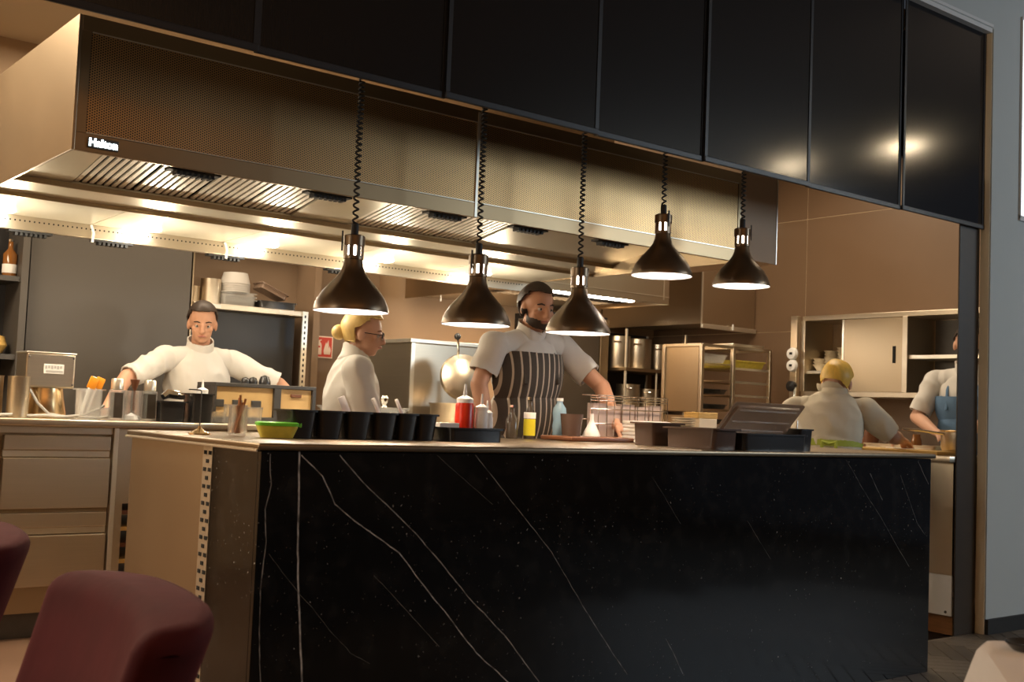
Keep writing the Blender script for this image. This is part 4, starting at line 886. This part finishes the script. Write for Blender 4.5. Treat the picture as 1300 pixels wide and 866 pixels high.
# ================================================================== CHAIRS AND TABLE
def chair(lab, loc, rz):
    t = thing('dining_chair', lab, 'chair', loc, rz)
    # local: faces -x, back plane near x = 0, width along y
    nn, mm = 14, 10; rec = 0.30; b2 = B(); grid = []
    Wd, Hb, Hs, th = .335, .815, .40, .13
    def prof(u, v, side):
        # u -1..1 along the width, v 0..1 height
        wv = Wd * (.86 + .14 * v); 
        yy = u * wv; z = Hs + (Hb - Hs) * v
        crown = 1 - .030 * abs(u) ** 3.2
        z = Hs + (Hb - Hs) * v * crown
        x = (v - 1) * (Hb - Hs) * rec - .055 * abs(u) ** 2.2
        if side: x += th * (.75 + .25 * (1 - abs(u) ** 4))
        else: x += .012 * math.cos(u * PI * .5) * math.sin(v * PI)
        return Vector((x, yy, z))
    F = [[b2.verts.new(prof(-1 + 2 * i / nn, j / mm, 0)) for j in range(mm + 1)] for i in range(nn + 1)]
    K = [[b2.verts.new(prof(-1 + 2 * i / nn, j / mm, 1)) for j in range(mm + 1)] for i in range(nn + 1)]
    for i in range(nn):
        for j in range(mm): b2.faces.new((F[i][j], F[i][j + 1], F[i + 1][j + 1], F[i + 1][j])); b2.faces.new((K[i][j], K[i + 1][j], K[i + 1][j + 1], K[i][j + 1]))
    for i in range(nn): b2.faces.new((F[i][mm], K[i][mm], K[i + 1][mm], F[i + 1][mm])); b2.faces.new((F[i][0], F[i + 1][0], K[i + 1][0], K[i][0]))
    for j in range(mm): b2.faces.new((F[0][j], K[0][j], K[0][j + 1], F[0][j + 1])); b2.faces.new((F[nn][j], F[nn][j + 1], K[nn][j + 1], K[nn][j]))
    bmesh.ops.recalc_face_normals(b2, faces=b2.faces[:])
    be = [e for e in b2.edges if len(e.link_faces) == 2 and e.calc_face_angle(0) > .9]
    bmesh.ops.bevel(b2, geom=be, offset=.034, segments=4, affect='EDGES', profile=.5)
    for f in b2.faces: f.smooth = True
    me = bpy.data.meshes.new('backrest'); b2.to_mesh(me); b2.free(); me.materials.append(velvet); me.polygons.foreach_set('use_smooth', [True] * len(me.polygons))
    bo = bpy.data.objects.new('backrest', me); COL.objects.link(bo); bo.parent = t
    obj('button', ball(B(), (-.064, .05, .62), .011, 10, (.5, 1, 1)), velvet, bo, True)
    obj('seat', box(B(), -.56, .0, -.26, .26, .33, .46, .045, 4), velvet, t, True)
    for sx in (-.50, -.03):
        for sy in (-.21, .21): obj('leg', lathe(B(), [(0, 0), (.012, 0), (.02, .335), (0, .335)], sx, sy, 0, 10), blackp, t)
    return t
chair('burgundy velvet dining chair in the lower left foreground', (-.80, -1.13, 0), math.radians(-6))
chair('burgundy velvet dining chair cut off by the left picture edge', (-.80, -.12, 0), math.radians(-6))
t = thing('dining_table', 'dining table under a pale linen cloth in the lower right corner', 'table', (0.483, -2.382, 0), math.radians(-54))
obj('tabletop', box(B(), -.34, .34, -.34, .34, .715, .742), pine, t); obj('pedestal', lathe(B(), [(0, 0), (.22, 0), (.22, .02), (.04, .05), (.035, .715), (0, .715)], n=20), iron, t)
b2 = B(); n = 12; rows = []
per = []
for k in range(4 * n):
    s = k // n; f = (k % n) / n * 2 - 1
    per.append([(f, -1), (1, f), (-f, 1), (-1, -f)][s])
def ringc(sc, z, rip, r):
    out = []
    for k, (x, y) in enumerate(per):
        q = (x ** 16 + y ** 16) ** (1 / 16); q = max(q, 1e-6)
        corner = (abs(x) * abs(y)) ** 4
        d = 1 + rip * math.sin(k * 1.7) + rip * 2.2 * corner
        out.append((x / q * sc * d * (1.0), y / q * sc * d, z - .0))
    return out
cr = [ringc(.02, .752, 0, 0), ringc(.2, .752, 0, 0), ringc(.335, .752, 0, 0), ringc(.349, .748, 0, 0), ringc(.357, .735, .004, 0), ringc(.385, .62, .02, 0), ringc(.42, .46, .035, 0)]
g = loft(B(), cr, True, False); o = obj('tablecloth', g, cloth, None, True, (0.483, -2.382, .0)); o.rotation_euler = (0, 0, math.radians(-54)); tag(o, 'pale linen tablecloth draped over the corner table', 'tablecloth')
o = obj('black_plate', lathe(B(), [(0, 0), (.030, 0), (.042, .012), (.042, .015), (.030, .006), (0, .006)], n=30), blackp, None, True, (0.514, -2.020, .7535)); tag(o, 'small black plate at the picture\'s right edge on the tablecloth', 'plate')
# ================================================================== PEOPLE
def V(*a): return Vector(a)
def capsule(bm, a, b, ra, rb, n=16):
    a = Vector(a); b = Vector(b); d = b - a; L_ = d.length; q = d.to_track_quat('Z', 'Y').to_matrix().to_4x4()
    prof = [(0, -ra)] + [(ra * math.sin(t), -ra * math.cos(t)) for t in (.4, .8, 1.2)] + [(ra, 0), (rb, L_)] + [(rb * math.cos(t), L_ + rb * math.sin(t)) for t in (.4, .8, 1.2)] + [(0, L_ + rb)]
    lathe(bm, prof, n=n, mtx=Matrix.Translation(a) @ q)
def ellip(bm, c, rad, M3):
    b2 = B(); bmesh.ops.create_uvsphere(b2, u_segments=24, v_segments=16, radius=1)
    m = M3.to_4x4() @ Matrix.Diagonal((*rad, 1)); b2.transform(Matrix.Translation(Vector(c)) @ m); merge(bm, b2)
def frame(f, up=V(0, 0, 1)):
    f = Vector(f).normalized(); r = f.cross(up).normalized(); u = r.cross(f); return Matrix((r, f, u)).transposed()   # columns: right, forward, up
def hand(bm, wr, d, pn, side, curl, segs):
    """wr wrist, d hand direction, pn palm normal (pointing out of the palm), side +1: thumb on +s side"""
    d = Vector(d).normalized(); pn = Vector(pn); pn = (pn - d * pn.dot(d)).normalized(); s = d.cross(pn).normalized() * side
    M3 = Matrix((s, d, pn)).transposed(); c = Vector(wr) + d * .05
    ellip(bm, c, (.040, .055, .017), M3); capsule(bm, wr, c, .026, .026, 12)
    for off, ln in ((.028, .070), (.010, .080), (-.010, .074), (-.027, .058)):
        p = Vector(wr) + d * (.088 if abs(off) < .02 else .082) + s * off; dr = (d + s * off * 4.5).normalized(); cu = curl
        for q in range(3):
            l = ln * (.45, .32, .25)[q]; dr2 = (dr * math.cos(cu * .6) + pn * math.sin(cu * .6)).normalized()
            e = p + dr2 * l; capsule(bm, p, e, .0095 - .001 * q, .0088 - .001 * q, 10); segs.append((p, e, .010, 'hand')); p = e; dr = dr2; cu = curl
    p = Vector(wr) + d * .025 + s * .030; dr = (d * .75 + s * .65 + pn * .25).normalized()
    for l in (.035, .028, .022):
        e = p + dr * l; capsule(bm, p, e, .0115, .010, 10); segs.append((p, e, .011, 'hand')); p = e; dr = (dr + d * .25 + pn * curl * .2).normalized()
    segs.append((Vector(wr), c, .032, 'hand'))
def human(lab, base, f, hf, neck, head, shr, shl, elr, ell, wrr, wrl, hdr, hdl, pnr, pnl, waist_c, hip_z=.92, skinm=skin, hairm=hair_d, shirt=shirtw, hair='short', sleeve=.8, wide=1.0, apron=None, beard=False, specs=False, curl=.35, apron_top=1.36, tie=None, foot_f=None):
    f = Vector((*f, 0)).normalized(); r = V(f.y, -f.x, 0); bx, by = base
    t = thing('person', lab, 'person', (bx, by, 0)); O = V(bx, by, 0)
    P = lambda p: Vector(p) - O
    neck, head, shr, shl, elr, ell, wrr, wrl, waist_c = map(P, (neck, head, shr, shl, elr, ell, wrr, wrl, waist_c))
    hips = V(0, 0, hip_z); bm = B(); segs = []
    def cap(a, b, ra, rb, tg): capsule(bm, a, b, ra, rb); segs.append((Vector(a), Vector(b), (ra + rb) / 2, tg))
    # torso
    shm = (shr + shl) / 2; sv = (shr - shl).normalized(); up = (shm - hips).normalized(); fw = up.cross(sv).normalized()
    if fw.dot(f) < 0: fw = -fw
    M3 = Matrix((sv, fw, up)).transposed(); chest = hips.lerp(shm, .74)
    ellip(bm, chest, (.165 * wide, .112 * wide, .20), M3); ellip(bm, hips.lerp(shm, .40), (.148 * wide, .108 * wide, .19), M3)
    ellip(bm, hips + V(0, 0, .0), (.165 * wide, .118 * wide, .14), frame(f)); ellip(bm, hips.lerp(shm, .9), (.135 * wide, .085, .09), M3)
    segs.append((hips, shm, .15 * wide, 'torso')); segs.append((hips.lerp(shm, .3) + r * .06, hips.lerp(shm, .95) + sv * .07, .11, 'torso')); segs.append((hips.lerp(shm, .3) - r * .06, hips.lerp(shm, .95) - sv * .07, .11, 'torso'))
    cap(shm.lerp(neck, .3), shr.lerp(shm, .12), .052, .046, 'torso'); cap(shm.lerp(neck, .3), shl.lerp(shm, .12), .052, .046, 'torso')
    hM = frame(hf); hfv = hM.col[1].xyz; hu = hM.col[2].xyz; hr = hM.col[0].xyz
    cap(shm.lerp(neck, .2), head - hu * .05 - hfv * .012, .060, .052, 'neck')
    # head: cranium, jaw, nose, brow, ears
    ellip(bm, head + hu * .028 - hfv * .008, (.076, .097, .092), hM); ellip(bm, head - hu * .040 + hfv * .020, (.058, .072, .074), hM)
    ellip(bm, head - hu * .088 + hfv * .058, (.026, .022, .020), hM); ellip(bm, head + hu * .012 + hfv * .066, (.052, .026, .022), hM)
    capsule(bm, head + hu * .008 + hfv * .092, head - hu * .030 + hfv * .108, .010, .014, 10); ellip(bm, head - hu * .034 + hfv * .098, (.018, .012, .010), hM)
    for s in (-1, 1): ellip(bm, head + hr * s * .078 - hu * .012 - hfv * .005, (.011, .021, .032), hM); ellip(bm, head + hr * s * .040 - hu * .022 + hfv * .062, (.022, .018, .018), hM)
    ellip(bm, head - hu * .058 + hfv * .086, (.024, .012, .009), hM)
    segs.append((head + hu * .05, head - hu * .06 + hfv * .02, .085, 'head'))
    # arms
    for sh, el, wr, hd, pn, sd in ((shr, elr, wrr, hdr, pnr, 1), (shl, ell, wrl, hdl, pnl, -1)):
        cap(sh, el, .052 * wide ** .5, .041, 'uarm'); cap(el, el.lerp(wr, .4), .043, .042, 'farm'); cap(el.lerp(wr, .4), wr, .042, .027, 'farm')
        hand(bm, wr, hd, pn, sd, curl, segs)
    # legs
    ff = Vector((*(foot_f or (f.x, f.y)), 0)).normalized()
    for s in (-1, 1):
        h = hips + r * s * .092 - V(0, 0, .03); k = h + V(0, 0, -.43 * hip_z / .92) + r * s * .012 + f * .015; a = V(0, 0, .085) + r * s * .115 - f * .02
        cap(h, k, .088 * wide ** .5, .058, 'leg'); cap(k, k.lerp(a, .35), .058, .058, 'leg'); cap(k.lerp(a, .35), a, .058, .040, 'leg')
        cap(a + V(0, 0, -.040) - ff * .03, a + V(0, 0, -.050) + ff * .13, .040, .033, 'foot')
    me = bpy.data.meshes.new('tmp'); bm.to_mesh(me); bm.free()
    ob = bpy.data.objects.new('tmp', me); COL.objects.link(ob)
    m1 = ob.modifiers.new('r', 'REMESH'); m1.mode = 'VOXEL'; m1.voxel_size = .0062
    m2 = ob.modifiers.new('s', 'SMOOTH'); m2.factor = .5; m2.iterations = 5
    bpy.context.view_layer.update(); bme = bpy.data.meshes.new_from_object(ob.evaluated_get(bpy.context.evaluated_depsgraph_get()))
    bpy.data.objects.remove(ob); bpy.data.meshes.remove(me)
    body = obj('body', bme, skinm, t, True)
    nv = len(bme.vertices); co = np.empty(nv * 3); bme.vertices.foreach_get('co', co); co = co.reshape(-1, 3); no = np.empty(nv * 3); bme.vertices.foreach_get('normal', no); no = no.reshape(-1, 3)
    best = np.full(nv, 1e9); tg = np.zeros(nv, int); tt_ = np.zeros(nv); names = [s[3] for s in segs]
    for i, (a, b, rr, nm) in enumerate(segs):
        a = np.array(a); d = np.array(b) - a; u = np.clip(((co - a) @ d) / max(d @ d, 1e-9), 0, 1); ds = np.linalg.norm(co - a - u[:, None] * d, axis=1) - rr
        q = ds < best; best[q] = ds[q]; tg[q] = i; tt_[q] = u[q]
    nm = np.array(names)[tg]
    hz = waist_c.z; F = np.array(f); fN = no @ F
    isT = (nm == 'torso'); isU = (nm == 'uarm'); isL = (nm == 'leg'); isH = (nm == 'head')
    hl = (co - np.array(head)); hx_ = hl @ np.array(hr); hy_ = hl @ np.array(hfv); hz_ = hl @ np.array(hu)
    def shell(name, mask, off, m, th=.006, fold=.0, par=None):
        poly = [p for p in bme.polygons if all(mask[v] for v in p.vertices)]
        if not poly: return None
        used = sorted({v for p in poly for v in p.vertices}); ix = {v: i for i, v in enumerate(used)}; pts = []
        for v in used:
            o_ = off[v] if hasattr(off, '__len__') else off
            if fold: c_ = Vector(co[v]); o_ += fold * (noise.noise(V(c_.x * 9, c_.y * 9, c_.z * 5)) + .9 * (1 - 2.4 * abs(noise.noise(V(c_.x * 11 + 4, c_.y * 11, c_.z * 8 + c_.x * 6)))))
            pts.append(co[v] + no[v] * o_)
        pts = np.array(pts); n_ = len(pts); fs = [[ix[v] for v in p.vertices] for p in poly]; cnt = {}
        for q in fs:
            for a, b in zip(q, q[1:] + q[:1]): cnt[(a, b)] = 1
        E_ = np.array(list(cnt)); deg = np.bincount(E_[:, 0], minlength=n_) + np.bincount(E_[:, 1], minlength=n_)
        for _ in range(4):
            sm = np.zeros_like(pts); np.add.at(sm, E_[:, 0], pts[E_[:, 1]]); np.add.at(sm, E_[:, 1], pts[E_[:, 0]]); pts = .5 * pts + .5 * sm / np.maximum(deg, 1)[:, None]
        inn = pts - no[used] * th
        faces = fs + [[i + n_ for i in q[::-1]] for q in fs] + [[b, a, a + n_, b + n_] for (a, b) in cnt if (b, a) not in cnt]
        b2 = bpy.data.meshes.new(name); b2.from_pydata(np.vstack([pts, inn]).tolist(), [], faces); b2.update()
        return obj(name, b2, m, par or body.parent, True)
    shirt_mask = ((isT & (co[:, 2] > hz - .16)) | (isU & (tt_ < sleeve))) & ~((nm == 'neck'))
    shirt_mask |= isL & (co[:, 2] > hz - .16)
    shell('shirt', shirt_mask, .021, shirt, .008, .011)
    shell('collar', (nm == 'neck') & (tt_ < .22), .012, shirt, .006)
    shell('trousers', (isL & (co[:, 2] > .10)) | (isT & (co[:, 2] < hz - .06)), .010, trouser, .004, .004)
    shell('shoe', nm == 'foot', .006, blackr, .003) if True else None
    if apron is not None:
        am = (isT | isL) & (fN > -.12) & (co[:, 2] > .48) & (co[:, 2] < apron_top)
        shell('apron', am, .046, apron, .004, .002)
        nb = shm - fw * .02
        g = B()
        for s in (-1, 1): tube(g, [shm + sv * s * .10 + fw * .145 - up * .18, shm + sv * s * .095 + fw * .11 - up * .05, shm + sv * s * .075 + fw * .02 + up * .055, neck - fw * .075 - up * .01 + sv * s * .01], .010, 6)
        obj('apron_strap', g, apron, t, True)
    if tie is not None:
        band = (isT | isL) & (np.abs(co[:, 2] - hz) < .022); tb = shell('apron_tie', band, .032, tie, .004)
        bp_ = V(0, 0, hz) + f * -.185 * wide; g = B()
        for s in (-1, 1): tube(g, [bp_, bp_ + r * s * .035 + V(0, 0, .012), bp_ + r * s * .04 - V(0, 0, .04), bp_ + r * s * .012 - V(0, 0, .075)], [.010, .013, .010, .007], 7)
        obj('tie_bow', g, tie, t, True)
    # hair
    line = np.where(hy_ > .02, .055 + .018 * (np.abs(hx_) < .06), np.where(hy_ > -.02, .012 + (hy_ + .02) * 1.1, -.065 if hair != 'short' else -.050))
    hm = isH & (hz_ > line) & ~((np.abs(hx_) > .072) & (hz_ < .015) & (np.abs(hy_) < .03))
    shell('hair', hm, .012 if hair == 'short' else .017, hairm, .008, .006)
    if hair == 'bun':
        g = B(); ball(g, head - hfv * .125 - hu * .012, .040, 16); obj('hair_bun', g, hairm, t, True)
        g = B(); tube(g, [head - hfv * .085 + hu * .0, head - hfv * .10 - hu * .005, head - hfv * .118 - hu * .01], [.03, .024, .03], 10); obj('hair_tail', g, hairm, t, True)
    if hair == 'cap': pass
    # face
    for s in (-1, 1):
        e = obj('eye', ball(B(), head + hr * s * .031 + hu * .000 + hfv * .0735, .0125, 12), eyew, t, True); obj('iris', ball(B(), head + hr * s * .031 + hfv * .0815, .0062, 8), hair_d, e, True)
        obj('eyebrow', tube(B(), [head + hr * s * .016 + hu * .022 + hfv * .092, head + hr * s * .033 + hu * .027 + hfv * .088, head + hr * s * .050 + hu * .021 + hfv * .074], [.003, .0042, .0025], 6), hair_d if hair == 'short' else cinnamon, t, True)
    obj('lips', tube(B(), [head - hu * .060 + hfv * .090 - hr * .022, head - hu * .057 + hfv * .099, head - hu * .060 + hfv * .090 + hr * .022], [.003, .006, .003], 7), lipm, t, True)
    if beard:
        lipz = (np.abs(hx_) < .020) & (hz_ > -.066) & (hz_ < -.053) & (hy_ > .06)
        bmk = isH & (((hz_ < -.046 + .25 * np.clip(np.abs(hx_) - .03, 0, .05)) & (hy_ > -.005)) | ((hz_ < .0) & (hy_ < .022) & (hy_ > -.008) & (np.abs(hx_) > .055))) & ~lipz
        shell('beard', bmk, .004, hair_d, .002)
    if specs:
        g = B()
        for s in (-1, 1):
            tube(g, [head + hr * (s * .033 + .024 * math.cos(k * .524)) + hu * (.020 * math.sin(k * .524) + .0) + hfv * .100 for k in range(12)], .0022, 5, True)
            tube(g, [head + hr * s * .057 + hu * .004 + hfv * .098, head + hr * s * .082 + hu * .002 + hfv * .0], .0022, 5)
        tube(g, [head + hr * -.010 + hfv * .103, head + hr * .010 + hfv * .103], .0022, 5); obj('glasses', g, blackp, t)
    return t

human('bearded chef in a striped apron leaning a hand on the pass', (2.10, 1.44), (.05, -1), (-.10, -1, -.16), (2.085, 1.40, 1.52), (2.125, 1.36, 1.665), (1.912, 1.42, 1.462), (2.325, 1.40, 1.478),
      (1.835, 1.43, 1.27), (2.455, 1.22, 1.285), (1.845, 1.36, 1.06), (2.335, .985, 1.095), (0, -.25, -1), (.25, -.75, -.45), (.9, -.3, 0), (.0, -.3, -.95), (2.1, 1.44, 1.02), apron=apronm, beard=True, sleeve=.72, apron_top=1.43)
human('blonde woman in glasses and white jacket turned to the right', (1.49, 2.05), (.93, -.36), (.80, -.58, -.12), (1.50, 2.05, 1.375), (1.535, 2.035, 1.512), (1.42, 1.88, 1.315), (1.545, 2.215, 1.315),
      (1.47, 1.83, 1.06), (1.64, 2.24, 1.07), (1.70, 1.80, 1.04), (1.83, 2.10, 1.05), (1, -.1, -.1), (1, -.3, -.1), (0, 0, -1), (0, 0, -1), (1.49, 2.05, .90), hip_z=.80, skinm=skin2, hairm=hair_b, hair='bun', specs=True, sleeve=.95)
human('cook in white leaning with both arms wide behind the back counter', (1.26, 3.52), (-.15, -1), (-.35, -.9, -.25), (1.25, 3.44, 1.432), (1.235, 3.38, 1.590), (1.055, 3.46, 1.372), (1.46, 3.44, 1.372),
      (.80, 3.36, 1.255), (1.73, 3.34, 1.255), (.66, 3.24, 1.09), (1.86, 3.22, 1.085), (-.3, -.8, -.25), (.3, -.8, -.25), (0, -.2, -1), (0, -.2, -1), (1.26, 3.5, .98), hip_z=.90, sleeve=.97, wide=1.05)
human('cook seen from behind with golden hair and green apron tie', (3.98, .98), (.75, .66), (.90, .44, -.35), (4.055, 1.0, 1.285), (4.105, 1.005, 1.385), (4.185, .860, 1.225), (3.93, 1.160, 1.225),
      (4.33, .77, 1.085), (4.08, 1.37, 1.06), (4.53, .86, 1.075), (4.40, 1.42, 1.07), (.9, .2, -.25), (.9, -.1, -.25), (0, 0, -1), (0, 0, -1), (3.98, .98, 1.035), hip_z=.84, skinm=skin2, hairm=hair_y, hair='nape', shirt=shirtc, sleeve=.9, wide=1.12, tie=greenc)
human('cook in a blue apron half hidden by the dark post', (5.42, .92), (-.85, -.45), (-.8, -.5, -.35), (5.37, .92, 1.535), (5.33, .90, 1.69), (5.33, 1.115, 1.452), (5.44, .755, 1.452),
      (5.24, 1.20, 1.215), (5.27, .68, 1.21), (5.10, .98, 1.125), (5.05, .75, 1.13), (-.5, -.75, -.2), (-.8, .3, -.2), (0, 0, -1), (0, 0, -1), (5.42, .92, 1.02), hip_z=.93, skinm=skin2, hairm=hair_d, apron=denim, sleeve=.9, curl=.6)
